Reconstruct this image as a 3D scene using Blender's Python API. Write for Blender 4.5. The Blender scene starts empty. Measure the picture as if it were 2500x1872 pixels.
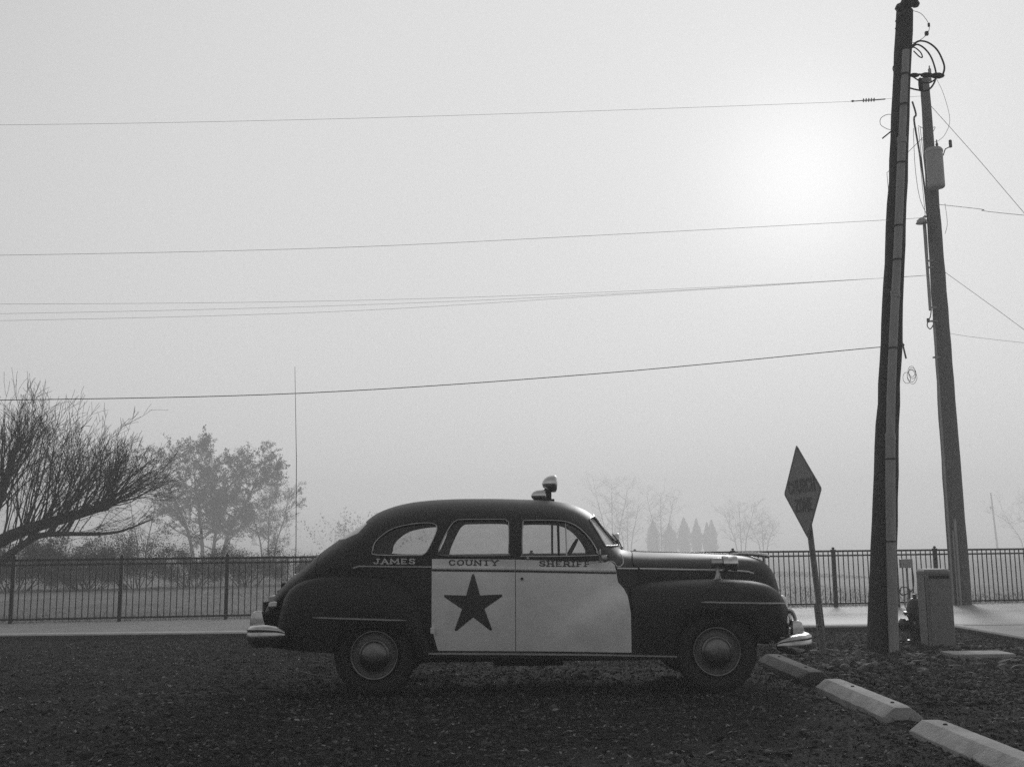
import bpy, bmesh, math, random
import numpy as np
from mathutils import Vector, Matrix

random.seed(7)
RNG = np.random.default_rng(11)
sc = bpy.context.scene
col = sc.collection

# ------------------------------------------------------------------ camera
cam_d = bpy.data.cameras.new("camera")
cam = bpy.data.objects.new("camera", cam_d)
col.objects.link(cam)
sc.camera = cam
cam_d.sensor_width = 36.0
cam_d.lens = 36.0 * 2640.0 / 2500.0
cam_d.clip_start = 0.05
cam_d.clip_end = 3000.0
EYE = 1.27
cam.location = (0.0, 0.0, EYE)
cam.rotation_mode = 'QUATERNION'
cam.rotation_quaternion = (Matrix.Rotation(math.radians(90) + math.atan(409 / 2640.0), 3, 'X')
                           @ Matrix.Rotation(-0.0107, 3, 'Z')).to_quaternion()

# ------------------------------------------------------------------ world, sun, exposure
SUN_AZ = math.radians(15.8)     # to the right of +Y
SUN_EL = math.radians(18.6)
world = bpy.data.worlds.new("World")
sc.world = world
world.use_nodes = True
wn = world.node_tree
wn.nodes.clear()
w_out = wn.nodes.new('ShaderNodeOutputWorld')
w_bg = wn.nodes.new('ShaderNodeBackground')
w_sky = wn.nodes.new('ShaderNodeTexSky')
w_sky.sky_type = 'NISHITA'
w_sky.sun_disc = False
w_sky.sun_elevation = SUN_EL
w_sky.sun_rotation = SUN_AZ
w_sky.air_density = 1.0
w_sky.dust_density = 6.0
w_sky.ozone_density = 1.0
w_bw = wn.nodes.new('ShaderNodeRGBToBW')
wn.links.new(w_sky.outputs[0], w_bw.inputs[0])


def wmath(op, a, b):
    n = wn.nodes.new('ShaderNodeMath')
    n.operation = op
    for i, q in enumerate((a, b)):
        if isinstance(q, (int, float)):
            n.inputs[i].default_value = q
        else:
            wn.links.new(q, n.inputs[i])
    return n.outputs[0]


# high fog evens the clear sky out: bright parts level off, the glow round the sun stays
fog = wmath('MULTIPLY', wmath('SUBTRACT', 1.0, wmath('POWER', math.e, wmath('MULTIPLY', w_bw.outputs[0], -1 / 2.4))), 7.5)
w_lum = wmath('ADD', fog, wmath('MULTIPLY', w_bw.outputs[0], 0.012))
# aureole of the sun seen through the fog
sdir = Vector((math.sin(SUN_AZ) * math.cos(SUN_EL), math.cos(SUN_AZ) * math.cos(SUN_EL), math.sin(SUN_EL)))
w_tc = wn.nodes.new('ShaderNodeTexCoord')
w_dot = wn.nodes.new('ShaderNodeVectorMath')
w_dot.operation = 'DOT_PRODUCT'
w_dot.inputs[1].default_value = sdir
wn.links.new(w_tc.outputs['Generated'], w_dot.inputs[0])
for amp, k in ((2.3, 330.0), (0.7, 30.0)):
    e_ = wmath('POWER', math.e, wmath('MULTIPLY', wmath('SUBTRACT', w_dot.outputs['Value'], 1.0), k))
    w_lum = wmath('ADD', w_lum, wmath('MULTIPLY', e_, amp))
wn.links.new(w_lum, w_bg.inputs['Color'])
w_bg.inputs['Strength'].default_value = 0.10
wn.links.new(w_bg.outputs[0], w_out.inputs['Surface'])

sun_d = bpy.data.lights.new("sun", 'SUN')
sun_d.energy = 1.5
sun_d.angle = math.radians(10)
sun_d.color = (1.0, 1.0, 1.0)
sun = bpy.data.objects.new("sun", sun_d)
col.objects.link(sun)
sun.location = (30, 100, 40)
sun.rotation_mode = 'QUATERNION'
sun.rotation_quaternion = sdir.to_track_quat('Z', 'Y')

sc.view_settings.view_transform = 'Standard'
sc.view_settings.look = 'None'
sc.view_settings.exposure = 0.0
sc.view_settings.gamma = 1.0
sc.view_settings.use_curve_mapping = False
sc.cycles.use_denoising = False
sc.cycles.max_bounces = 10
sc.cycles.volume_bounces = 5
sc.cycles.transparent_max_bounces = 12
sc.cycles.sample_clamp_direct = 6.0
sc.cycles.sample_clamp_indirect = 3.0

# ------------------------------------------------------------------ materials
MATS = {}


def mat(name, v, rough=0.7, metal=0.0, var=0.25, scale=6.0, bump=0.0, bscale=40.0, spec=0.5, stretch=(1, 1, 1), island=0.0):
    """grey procedural surface: base value v, two octaves of mottling, optional relief"""
    if name in MATS:
        return MATS[name]
    m = bpy.data.materials.new(name)
    m.use_nodes = True
    nt = m.node_tree
    b = nt.nodes['Principled BSDF']
    b.inputs['Roughness'].default_value = rough
    b.inputs['Metallic'].default_value = metal
    b.inputs['Specular IOR Level'].default_value = spec
    tc = nt.nodes.new('ShaderNodeTexCoord')
    mp = nt.nodes.new('ShaderNodeMapping')
    mp.inputs['Scale'].default_value = stretch
    nt.links.new(tc.outputs['Object'], mp.inputs['Vector'])
    n1 = nt.nodes.new('ShaderNodeTexNoise')
    n1.inputs['Scale'].default_value = scale
    n1.inputs['Detail'].default_value = 8
    n1.inputs['Roughness'].default_value = 0.65
    nt.links.new(mp.outputs[0], n1.inputs['Vector'])
    mr = nt.nodes.new('ShaderNodeMapRange')
    mr.inputs['From Min'].default_value = 0.25
    mr.inputs['From Max'].default_value = 0.75
    mr.inputs['To Min'].default_value = v * (1 - var)
    mr.inputs['To Max'].default_value = v * (1 + var)
    nt.links.new(n1.outputs['Fac'], mr.inputs['Value'])
    src = mr.outputs[0]
    if island > 0:
        g = nt.nodes.new('ShaderNodeNewGeometry')
        m2 = nt.nodes.new('ShaderNodeMapRange')
        m2.inputs['To Min'].default_value = 1 - island
        m2.inputs['To Max'].default_value = 1 + island
        nt.links.new(g.outputs['Random Per Island'], m2.inputs['Value'])
        mu = nt.nodes.new('ShaderNodeMath')
        mu.operation = 'MULTIPLY'
        nt.links.new(src, mu.inputs[0])
        nt.links.new(m2.outputs[0], mu.inputs[1])
        src = mu.outputs[0]
    nt.links.new(src, b.inputs['Base Color'])
    if bump > 0:
        n2 = nt.nodes.new('ShaderNodeTexNoise')
        n2.inputs['Scale'].default_value = bscale
        n2.inputs['Detail'].default_value = 6
        nt.links.new(mp.outputs[0], n2.inputs['Vector'])
        bp = nt.nodes.new('ShaderNodeBump')
        bp.inputs['Strength'].default_value = bump
        bp.inputs['Distance'].default_value = 0.02
        nt.links.new(n2.outputs['Fac'], bp.inputs['Height'])
        nt.links.new(bp.outputs[0], b.inputs['Normal'])
    MATS[name] = m
    return m


def glass_mat(name, tint, rough, glare=0.0):
    m = bpy.data.materials.new(name)
    m.use_nodes = True
    nt = m.node_tree
    nt.nodes.clear()
    out = nt.nodes.new('ShaderNodeOutputMaterial')
    tr = nt.nodes.new('ShaderNodeBsdfTransparent')
    gl = nt.nodes.new('ShaderNodeBsdfGlossy')
    gl.inputs['Roughness'].default_value = rough
    gl.inputs['Color'].default_value = (0.9, 0.9, 0.9, 1)
    fr = nt.nodes.new('ShaderNodeFresnel')
    fr.inputs['IOR'].default_value = 1.5
    n = nt.nodes.new('ShaderNodeTexNoise')
    n.inputs['Scale'].default_value = 5
    mr = nt.nodes.new('ShaderNodeMapRange')
    mr.inputs['To Min'].default_value = tint * 0.92
    mr.inputs['To Max'].default_value = tint * 1.06
    nt.links.new(n.outputs['Fac'], mr.inputs['Value'])
    nt.links.new(mr.outputs[0], tr.inputs['Color'])
    mx = nt.nodes.new('ShaderNodeMixShader')
    nt.links.new(fr.outputs[0], mx.inputs['Fac'])
    nt.links.new(tr.outputs[0], mx.inputs[1])
    nt.links.new(gl.outputs[0], mx.inputs[2])
    src = mx.outputs[0]
    if glare > 0:                       # pale diffuse film paints in the sky's bright reflection on the pane
        tl = nt.nodes.new('ShaderNodeBsdfTranslucent')
        tl.inputs['Color'].default_value = (.9, .9, .9, 1)
        df = nt.nodes.new('ShaderNodeBsdfDiffuse')
        df.inputs['Color'].default_value = (.9, .9, .9, 1)
        m4 = nt.nodes.new('ShaderNodeMixShader')
        m4.inputs['Fac'].default_value = .1
        nt.links.new(df.outputs[0], m4.inputs[1])
        nt.links.new(tl.outputs[0], m4.inputs[2])
        fr.inputs['IOR'].default_value = 2.2
        mr2 = nt.nodes.new('ShaderNodeMapRange')
        mr2.inputs['To Min'].default_value = glare * .8
        mr2.inputs['To Max'].default_value = glare * 1.2
        nt.links.new(n.outputs['Fac'], mr2.inputs['Value'])
        m3 = nt.nodes.new('ShaderNodeMixShader')
        nt.links.new(mr2.outputs[0], m3.inputs['Fac'])
        nt.links.new(src, m3.inputs[1])
        nt.links.new(m4.outputs[0], m3.inputs[2])
        src = m3.outputs[0]
    nt.links.new(src, out.inputs['Surface'])
    MATS[name] = m
    return m


def leafy(m, amount=0.45):
    """let light through thin blades"""
    nt = m.node_tree
    b = nt.nodes['Principled BSDF']
    tl = nt.nodes.new('ShaderNodeBsdfTranslucent')
    nt.links.new(b.inputs['Base Color'].links[0].from_socket, tl.inputs['Color'])
    mx = nt.nodes.new('ShaderNodeMixShader')
    mx.inputs['Fac'].default_value = amount
    nt.links.new(b.outputs[0], mx.inputs[1])
    nt.links.new(tl.outputs[0], mx.inputs[2])
    nt.links.new(mx.outputs[0], nt.nodes['Material Output'].inputs['Surface'])
    return m


M_BLACK = mat('black_paint', 0.008, rough=0.52, var=0.5, scale=3.0, spec=0.36, bump=0.03, bscale=5)
M_WHITE = mat('white_paint', 0.66, rough=0.45, var=0.2, scale=2.6, spec=0.35, bump=0.12, bscale=2.2)
M_CHROME = mat('old_chrome', 0.58, rough=0.20, metal=1.0, var=0.18, scale=9.0, bump=0.05, bscale=14)
M_BUMPER = mat('bumper_chrome', 0.45, rough=0.24, metal=1.0, var=0.35, scale=7.0, bump=0.08, bscale=10)
M_DCHROME = mat('dull_chrome', 0.40, rough=0.40, metal=1.0, var=0.25, scale=12.0)
M_HUB = mat('hubcap_metal', 0.17, rough=0.38, metal=1.0, var=0.3, scale=14)
M_RUBBER = mat('rubber', 0.012, rough=0.85, var=0.4, scale=20)
M_RIM = mat('rim_paint', 0.06, rough=0.45, var=0.2, scale=15)
M_DARK = mat('dark_trim', 0.012, rough=0.8, var=0.4, scale=10)
M_SEAT = mat('seat_cloth', 0.05, rough=0.9, var=0.3, scale=20)
M_GLASS = glass_mat('dusty_glass', 0.70, 0.05)
M_SHIELD = glass_mat('windscreen_glass', 0.72, 0.12, 0.45)
M_STAR = mat('star_paint', 0.022, rough=0.6, var=0.2, scale=8)
M_LETTERW = mat('pale_lettering', 0.60, rough=0.6, var=0.2, scale=20)
M_LETTERB = mat('dark_lettering', 0.035, rough=0.6, var=0.2, scale=20)
M_LENS = mat('lamp_lens', 0.25, rough=0.1, var=0.2, scale=20)
M_WOOD = mat('creosote_wood', 0.028, rough=0.85, var=0.5, scale=9, bump=0.6, bscale=30, stretch=(6, 6, 0.5))
M_WOOD2 = mat('weathered_pole_wood', 0.10, rough=0.85, var=0.35, scale=9, bump=0.5, bscale=30, stretch=(6, 6, 0.5))
M_CONDUIT = mat('grey_conduit', 0.27, rough=0.6, var=0.2, scale=5, stretch=(4, 4, 0.6))
M_CABLE = mat('black_cable', 0.02, rough=0.6, var=0.3, scale=10)
M_WIRE = mat('aluminium_wire', 0.18, rough=0.6, var=0.2, scale=3)
M_GALV = mat('galvanised_steel', 0.28, rough=0.5, metal=0.4, var=0.25, scale=10)
M_TRANS = mat('transformer_paint', 0.30, rough=0.5, var=0.15, scale=6)
M_FENCE = mat('black_iron', 0.015, rough=0.5, var=0.4, scale=12)
M_CONC = mat('concrete', 0.34, rough=0.85, var=0.42, scale=5, bump=0.35, bscale=60)
M_KERB = mat('kerb_concrete', 0.40, rough=0.85, var=0.22, scale=4, bump=0.3, bscale=50)
M_ROAD = mat('road_asphalt', 0.25, rough=0.65, var=0.22, scale=1.6, bump=0.25, bscale=90)
M_DRIVE = mat('driveway_concrete', 0.27, rough=0.75, var=0.25, scale=2.2, bump=0.25, bscale=70)
M_GRAVEL = mat('gravel_ground', 0.013, rough=0.95, var=0.75, scale=5, bump=1.0, bscale=45, spec=0.15)
M_PEBBLE = mat('pebbles', 0.058, rough=0.9, var=0.3, scale=30, spec=0.15, island=0.9)
M_STONE = mat('bed_stone', 0.10, rough=0.8, var=0.45, scale=14, bump=0.4, bscale=40, spec=0.3)
M_LEAFL = mat('leaf_litter', 0.15, rough=0.9, var=0.3, scale=30, island=0.85, spec=0.15)
M_FIELD = mat('field_grass', 0.16, rough=0.8, var=0.5, scale=0.35, bump=0.6, bscale=6, spec=0.3)
M_GRASS = mat('grass_blades', 0.065, rough=0.8, var=0.3, scale=2, island=0.5, spec=0.2)
M_FGRASS = leafy(mat('field_grass_blades', 0.14, rough=0.7, var=0.3, scale=2, island=0.5, spec=0.3))
M_DCONC = mat('dark_concrete', 0.055, rough=0.9, var=0.45, scale=5, bump=0.35, bscale=60)  # darker concrete; on the kerb strips it paints in shade
M_BARK = mat('bark', 0.035, rough=0.9, var=0.4, scale=6, bump=0.5, bscale=25)
M_TWIG = mat('twigs', 0.04, rough=0.9, var=0.3, scale=4)
M_LEAF = mat('leaves', 0.05, rough=0.8, var=0.3, scale=3, island=0.5)
M_CEDAR = mat('cedar_foliage', 0.035, rough=0.9, var=0.4, scale=2, island=0.5)
M_SIGN = mat('sign_paint', 0.20, rough=0.6, var=0.12, scale=5)
M_SIGNL = mat('sign_lettering', 0.06, rough=0.6, var=0.3, scale=9)
M_CAB = mat('cabinet_paint', 0.20, rough=0.6, var=0.15, scale=5)
M_HYD = mat('hydrant_paint', 0.03, rough=0.4, var=0.3, scale=9)

# ------------------------------------------------------------------ mesh helpers (all shapes are written in world metres)
WL = {}


def tag(o, label=None, cat=None, group=None, kind=None):
    if label:
        o['label'] = label
    if cat:
        o['category'] = cat
    if group:
        o['group'] = group
    if kind:
        o['kind'] = kind
    return o


def empty(name, loc, label, cat, group=None):
    o = bpy.data.objects.new(name, None)
    o.empty_display_size = 0.2
    col.objects.link(o)
    o.location = loc
    WL[o.name] = Vector(loc)
    return tag(o, label, cat, group)


class MB:
    def __init__(self):
        self.v = []
        self.f = []

    def add(self, v, f):
        k = len(self.v)
        self.v.extend([tuple(p) for p in v])
        self.f.extend([tuple(i + k for i in q) for q in f])
        return self

    def box(self, x0, x1, y0, y1, z0, z1, bev=0.0):
        if bev <= 0:
            v = [(x, y, z) for z in (z0, z1) for y in (y0, y1) for x in (x0, x1)]
            f = [(0, 2, 3, 1), (4, 5, 7, 6), (0, 1, 5, 4), (2, 6, 7, 3), (0, 4, 6, 2), (1, 3, 7, 5)]
            return self.add(v, f)
        bm = bmesh.new()
        bmesh.ops.create_cube(bm, size=1.0)
        for q in bm.verts:
            q.co = ((x0 + x1) / 2 + q.co.x * (x1 - x0), (y0 + y1) / 2 + q.co.y * (y1 - y0), (z0 + z1) / 2 + q.co.z * (z1 - z0))
        bmesh.ops.bevel(bm, geom=list(bm.edges), offset=bev, segments=2, affect='EDGES', profile=0.5)
        bm.verts.index_update()
        self.add([tuple(q.co) for q in bm.verts], [[q.index for q in f.verts] for f in bm.faces])
        bm.free()
        return self

    def tube(self, pts, r, n=6, cap=True):
        pts = [Vector(p) for p in pts]
        m = len(pts)
        rs = r if isinstance(r, (list, tuple)) else [r] * m
        k = len(self.v)
        up = None
        for i in range(m):
            t = (pts[min(i + 1, m - 1)] - pts[max(i - 1, 0)])
            if t.length < 1e-9:
                t = Vector((0, 0, 1))
            t.normalize()
            if up is None:
                up = Vector((0, 0, 1)) if abs(t.z) < 0.9 else Vector((1, 0, 0))
            a = up - t * up.dot(t)
            if a.length < 1e-6:
                a = Vector((1, 0, 0)) - t * t.x
                if a.length < 1e-6:
                    a = Vector((0, 1, 0))
            a.normalize()
            up = a
            b = t.cross(a)
            for j in range(n):
                ang = 2 * math.pi * j / n
                q = pts[i] + (a * math.cos(ang) + b * math.sin(ang)) * rs[i]
                self.v.append((q.x, q.y, q.z))
        for i in range(m - 1):
            for j in range(n):
                j2 = (j + 1) % n
                self.f.append((k + i * n + j, k + i * n + j2, k + (i + 1) * n + j2, k + (i + 1) * n + j))
        if cap:
            self.f.append(tuple(k + j for j in reversed(range(n))))
            self.f.append(tuple(k + (m - 1) * n + j for j in range(n)))
        return self

    def lathe(self, prof, c, axis='Z', n=32, cap=True):
        """prof: (radius, along) pairs"""
        k = len(self.v)
        for r, h in prof:
            for j in range(n):
                a = 2 * math.pi * j / n
                u, w = r * math.cos(a), r * math.sin(a)
                if axis == 'Z':
                    p = (c[0] + u, c[1] + w, c[2] + h)
                elif axis == 'Y':
                    p = (c[0] + u, c[1] + h, c[2] + w)
                else:
                    p = (c[0] + h, c[1] + u, c[2] + w)
                self.v.append(p)
        for i in range(len(prof) - 1):
            for j in range(n):
                j2 = (j + 1) % n
                self.f.append((k + i * n + j, k + i * n + j2, k + (i + 1) * n + j2, k + (i + 1) * n + j))
        if cap:
            self.f.append(tuple(k + j for j in reversed(range(n))))
            self.f.append(tuple(k + (len(prof) - 1) * n + j for j in range(n)))
        return self

    def prism(self, poly, axis, a, b):
        """poly of 2D points extruded along axis from a to b"""
        n = len(poly)

        def P(p, h):
            if axis == 'Y':
                return (p[0], h, p[1])
            if axis == 'X':
                return (h, p[0], p[1])
            return (p[0], p[1], h)
        v = [P(p, a) for p in poly] + [P(p, b) for p in poly]
        f = [tuple(range(n)), tuple(reversed(range(n, 2 * n)))]
        for i in range(n):
            j = (i + 1) % n
            f.append((i, i + n, j + n, j))
        return self.add(v, f)

    def mesh(self, name, off=(0, 0, 0), fix=True, smooth=None):
        me = bpy.data.meshes.new(name)
        me.from_pydata([(p[0] - off[0], p[1] - off[1], p[2] - off[2]) for p in self.v], [], self.f)
        if fix:
            bm = bmesh.new()
            bm.from_mesh(me)
            bmesh.ops.recalc_face_normals(bm, faces=bm.faces)
            bm.to_mesh(me)
            bm.free()
        if smooth is not None:
            me.polygons.foreach_set('use_smooth', [True] * len(me.polygons))
            try:
                me.set_sharp_from_angle(angle=math.radians(smooth))
            except Exception:
                pass
        return me

    def build(self, name, m, parent=None, loc=None, fix=True, smooth=None):
        if parent is not None:
            off = WL[parent.name]
        else:
            off = Vector(loc if loc is not None else (0, 0, 0))
        me = self.mesh(name, off, fix, smooth)
        return link(name, me, m, parent, off)


def link(name, me, m, parent, off):
    me.materials.clear()
    if m is not None:
        me.materials.append(m)
    o = bpy.data.objects.new(name, me)
    col.objects.link(o)
    if parent is not None:
        o.parent = parent
    else:
        o.location = off
    WL[o.name] = Vector(off)
    return o


def copy_part(src, parent, delta):
    """copy of a mesh part under another parent, moved by delta within it"""
    c = src.copy()
    col.objects.link(c)
    c.parent = parent
    c.location = src.location + Vector(delta)
    return c


def big_mesh(name, verts, tris, m, parent=None, loc=(0, 0, 0), kind='stuff', nv=3):
    me = bpy.data.meshes.new(name)
    verts = np.asarray(verts, dtype=np.float32).reshape(-1, 3) - np.array(loc, dtype=np.float32)
    tris = np.asarray(tris, dtype=np.int32).reshape(-1, nv)
    me.vertices.add(len(verts))
    me.vertices.foreach_set('co', verts.ravel())
    me.loops.add(tris.size)
    me.loops.foreach_set('vertex_index', tris.ravel())
    me.polygons.add(len(tris))
    me.polygons.foreach_set('loop_start', np.arange(0, tris.size, nv, dtype=np.int32))
    me.update(calc_edges=True)
    me.validate()
    me.materials.append(m)
    o = bpy.data.objects.new(name, me)
    col.objects.link(o)
    if parent is not None:
        o.parent = parent
    else:
        o.location = loc
    if kind:
        o['kind'] = kind
    return o


def pchip(pts):
    xs = np.array([p[0] for p in pts], float)
    ys = np.array([p[1] for p in pts], float)
    h = np.diff(xs)
    d = np.diff(ys) / h
    m = np.zeros(len(xs))
    m[0], m[-1] = d[0], d[-1]
    for i in range(1, len(xs) - 1):
        if d[i - 1] * d[i] > 0:
            w1, w2 = 2 * h[i] + h[i - 1], h[i] + 2 * h[i - 1]
            m[i] = (w1 + w2) / (w1 / d[i - 1] + w2 / d[i])

    def f(x):
        x = min(max(x, xs[0]), xs[-1])
        i = min(max(int(np.searchsorted(xs, x)) - 1, 0), len(h) - 1)
        t = (x - xs[i]) / h[i]
        return float(ys[i] * (1 + 2 * t) * (1 - t) ** 2 + h[i] * m[i] * t * (1 - t) ** 2
                     + ys[i + 1] * t * t * (3 - 2 * t) + h[i] * m[i + 1] * t * t * (t - 1))
    return f


def sstep(a, b, x):
    t = min(max((x - a) / (b - a), 0.0), 1.0)
    return t * t * (3 - 2 * t)


def catmull(pts, n=5, closed=True):
    out = []
    m = len(pts)
    rng = range(m) if closed else range(m - 1)
    for i in rng:
        if closed:
            p = [np.array(pts[(i + k) % m], float) for k in (-1, 0, 1, 2)]
        else:
            p = [np.array(pts[min(max(i + k, 0), m - 1)], float) for k in (-1, 0, 1, 2)]
        for j in range(n):
            t = j / n
            out.append(tuple(0.5 * (2 * p[1] + (p[2] - p[0]) * t + (2 * p[0] - 5 * p[1] + 4 * p[2] - p[3]) * t * t
                                    + (3 * p[1] - p[0] - 3 * p[2] + p[3]) * t ** 3)))
    if not closed:
        out.append(tuple(pts[-1]))
    return out


# stroke letters: each stroke is a bar (x0,y0,x1,y1) in a 1-high, variable-width cell
FONT = {
    'A': (0.8, [(0.06, 0, .4, 1), (.74, 0, .4, 1), (.2, .36, .6, .36)], [(0.06, 0), (.74, 0)]),
    'C': (0.75, [(.66, .78, .5, .94), (.5, .94, .25, .94), (.25, .94, .1, .75), (.1, .75, .1, .25), (.1, .25, .25, .06), (.25, .06, .5, .06), (.5, .06, .66, .22)], []),
    'E': (0.72, [(.14, 0, .14, 1), (.14, .94, .66, .94), (.14, .5, .52, .5), (.14, .06, .66, .06)], []),
    'F': (0.72, [(.14, 0, .14, 1), (.14, .94, .66, .94), (.14, .5, .52, .5)], [(.14, 0)]),
    'H': (0.8, [(.14, 0, .14, 1), (.66, 0, .66, 1), (.14, .5, .66, .5)], [(.14, 0), (.14, 1), (.66, 0), (.66, 1)]),
    'I': (0.4, [(.2, 0, .2, 1)], [(.2, 0), (.2, 1)]),
    'J': (0.7, [(.5, 1, .5, .22), (.5, .22, .35, .06), (.35, .06, .2, .06), (.2, .06, .08, .25)], [(.5, 1)]),
    'M': (1.0, [(.12, 0, .12, 1), (.88, 0, .88, 1), (.12, .98, .5, .3), (.5, .3, .88, .98)], [(.12, 0), (.88, 0)]),
    'N': (0.85, [(.12, 0, .12, 1), (.72, 0, .72, 1), (.12, 1, .72, 0)], [(.12, 0), (.72, 1)]),
    'O': (0.8, [(.25, .94, .55, .94), (.55, .94, .7, .75), (.7, .75, .7, .25), (.7, .25, .55, .06), (.55, .06, .25, .06), (.25, .06, .1, .25), (.1, .25, .1, .75), (.1, .75, .25, .94)], []),
    'R': (0.78, [(.14, 0, .14, 1), (.14, .94, .5, .94), (.5, .94, .64, .8), (.64, .8, .64, .62), (.64, .62, .5, .48), (.5, .48, .14, .48), (.42, .48, .7, 0)], [(.14, 0), (.7, 0)]),
    'S': (0.72, [(.64, .78, .5, .94), (.5, .94, .22, .94), (.22, .94, .1, .76), (.1, .76, .22, .56), (.22, .56, .5, .46), (.5, .46, .64, .26), (.64, .26, .5, .06), (.5, .06, .22, .06), (.22, .06, .08, .22)], []),
    'T': (0.75, [(.375, 0, .375, 1), (.06, .94, .69, .94)], [(.375, 0)]),
    'U': (0.8, [(.12, 1, .12, .25), (.12, .25, .27, .06), (.27, .06, .53, .06), (.53, .06, .68, .25), (.68, .25, .68, 1)], [(.12, 1), (.68, 1)]),
    'Y': (0.8, [(.08, 1, .4, .5), (.72, 1, .4, .5), (.4, .5, .4, 0)], [(.4, 0), (.08, 1), (.72, 1)]),
    'Z': (0.72, [(.06, .94, .66, .94), (.66, .94, .06, .06), (.06, .06, .66, .06)], []),
}


def text_bars(word, x0, x1, z0, z1, serif, w=0.16):
    """list of quads (4 2D points) spelling a word inside a rectangle"""
    total = sum(FONT[c][0] for c in word) + 0.12 * (len(word) - 1)
    sx, sz = (x1 - x0) / total, (z1 - z0)
    cur = 0.0
    quads = []
    for ch in word:
        wd, strokes, feet = FONT[ch]
        bars = list(strokes)
        if serif:
            bars += [(fx - .17, min(max(fz, .05), .95), fx + .17, min(max(fz, .05), .95)) for fx, fz in feet]
        for (a, b, c, d) in bars:
            ax, az = x0 + (cur + a) * sx, z0 + b * sz
            bx, bz = x0 + (cur + c) * sx, z0 + d * sz
            dx, dz = bx - ax, bz - az
            L = math.hypot(dx, dz) or 1
            hw = w * sz * 0.5 * (0.75 if abs(dz) < abs(dx) * 0.3 else 1.0)
            nx, nz = -dz / L * hw, dx / L * hw
            ex, ez = dx / L * hw * .6, dz / L * hw * .6
            quads.append([(ax - ex + nx, az - ez + nz), (ax - ex - nx, az - ez - nz), (bx + ex - nx, bz + ez - nz), (bx + ex + nx, bz + ez + nz)])
        cur += wd + 0.12
    return quads


# ------------------------------------------------------------------ the setting
def fence_y(x):
    return 21.73 + 0.171 * x if x > -16 else 21.73 - 0.171 * 16


def sheet(name, poly, z, m, depth=0.0, kind='structure'):
    b = MB()
    if depth > 0:
        b.prism(poly, 'Z', z - depth, z)
    else:
        b.add([(p[0], p[1], z) for p in poly], [tuple(range(len(poly)))])
    return tag(b.build(name, m), kind=kind)


tag(sheet('ground', [(-470, -60), (470, -60), (470, 470), (-470, 470)], -0.08, M_FIELD))
sheet('lot_base', [(-90, -55), (6.68, -55), (6.68, 17.04), (-90, 17.04)], -0.07, M_GRAVEL)


# the lot itself: trodden, rutted, lumpy
def value_noise(x, y, cell, seed):
    r = np.random.default_rng(seed).uniform(-1, 1, (256, 256))
    gx, gy = x / cell + 100.3, y / cell + 57.7
    ix, iy = np.floor(gx).astype(int), np.floor(gy).astype(int)
    fx, fy = gx - ix, gy - iy
    fx, fy = fx * fx * (3 - 2 * fx), fy * fy * (3 - 2 * fy)
    a, b_, c, d = r[ix % 256, iy % 256], r[(ix + 1) % 256, iy % 256], r[ix % 256, (iy + 1) % 256], r[(ix + 1) % 256, (iy + 1) % 256]
    return (a * (1 - fx) + b_ * fx) * (1 - fy) + (c * (1 - fx) + d * fx) * fy


def lot_z(x, y):
    x, y = np.asarray(x, float), np.asarray(y, float)
    z = .014 * value_noise(x, y, 1.5, 1) + .010 * value_noise(x, y, .5, 2) + .015 * value_noise(x, y, .17, 3) + .012 * value_noise(x, y, .08, 4)
    # a rut behind the rear wheel with a low lip in front of it, and wheel tracks of earlier parking
    left = 1 / (1 + np.exp((x + 1.9) * 3))
    z += left * (-.030 * np.exp(-((y - 10.75 - .06 * x) / .28) ** 2) + .022 * np.exp(-((y - 10.25 - .06 * x) / .22) ** 2))
    for yy in (9.95, 11.5):
        z -= .012 * np.exp(-((y - yy - .05 * np.sin(x)) / .16) ** 2)
    calm = np.exp(-(((x + 1.25) / .35) ** 2 + ((y - 9.95) / .3) ** 2)) + np.exp(-(((x - 1.79) / .35) ** 2 + ((y - 9.95) / .3) ** 2))
    z *= 1 - np.clip(calm, 0, 1)
    z *= np.clip((17.02 - y) / .3, 0, 1) * .9 + .1
    return z


lx = np.linspace(-10.0, 6.68, 410)
ly = 4.5 + (17.04 - 4.5) * np.linspace(0, 1, 330)
LX, LY = np.meshgrid(lx, ly)
LZ = lot_z(LX, LY)
LVv = np.stack([LX, LY, LZ], 2).reshape(-1, 3)
jj, ii = np.meshgrid(np.arange(329), np.arange(409), indexing='ij')
LF = np.stack([jj * 410 + ii, jj * 410 + ii + 1, (jj + 1) * 410 + ii + 1, (jj + 1) * 410 + ii], 2).reshape(-1, 4)
LOT = (LVv, LF)
far_edge = [(90, fence_y(90)), (-16, fence_y(-16)), (-90, fence_y(-16))]
sheet('road', [(-90, 17.36), (90, 17.36)] + far_edge, 0.062, M_ROAD, 0.1)
sheet('driveway', [(6.84, -55), (30, -55), (30, 17.03), (6.84, 17.03)], 0.066, M_DRIVE, 0.1)
sheet('gutter', [(6.84, 17.04), (90, 17.04), (90, 17.35), (6.84, 17.35)], 0.072, M_KERB, 0.1)
kb = MB()
kb.prism([(17.05, -0.05), (17.05, 0.066), (17.07, 0.084), (17.35, 0.084), (17.35, -0.05)], 'X', -90, 6.83)
tag(kb.build('kerb', M_KERB), kind='structure')
tag(MB().box(-90, 6.67, 17.030, 17.048, -.06, .060).build('kerb_shade_strip', M_DCONC), kind='structure')  # added dark strip: shade of the kerb's near side put into colour
tag(MB().box(6.672, 6.688, -55, 17.03, -.06, .060).build('kerb_shade_strip', M_DCONC), kind='structure')  # same painted-in shade along the driveway kerb
kb = MB()
kb.prism([(6.69, -0.05), (6.69, 0.066), (6.71, 0.084), (6.83, 0.084), (6.83, -0.05)], 'Y', -55, 17.04)
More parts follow.
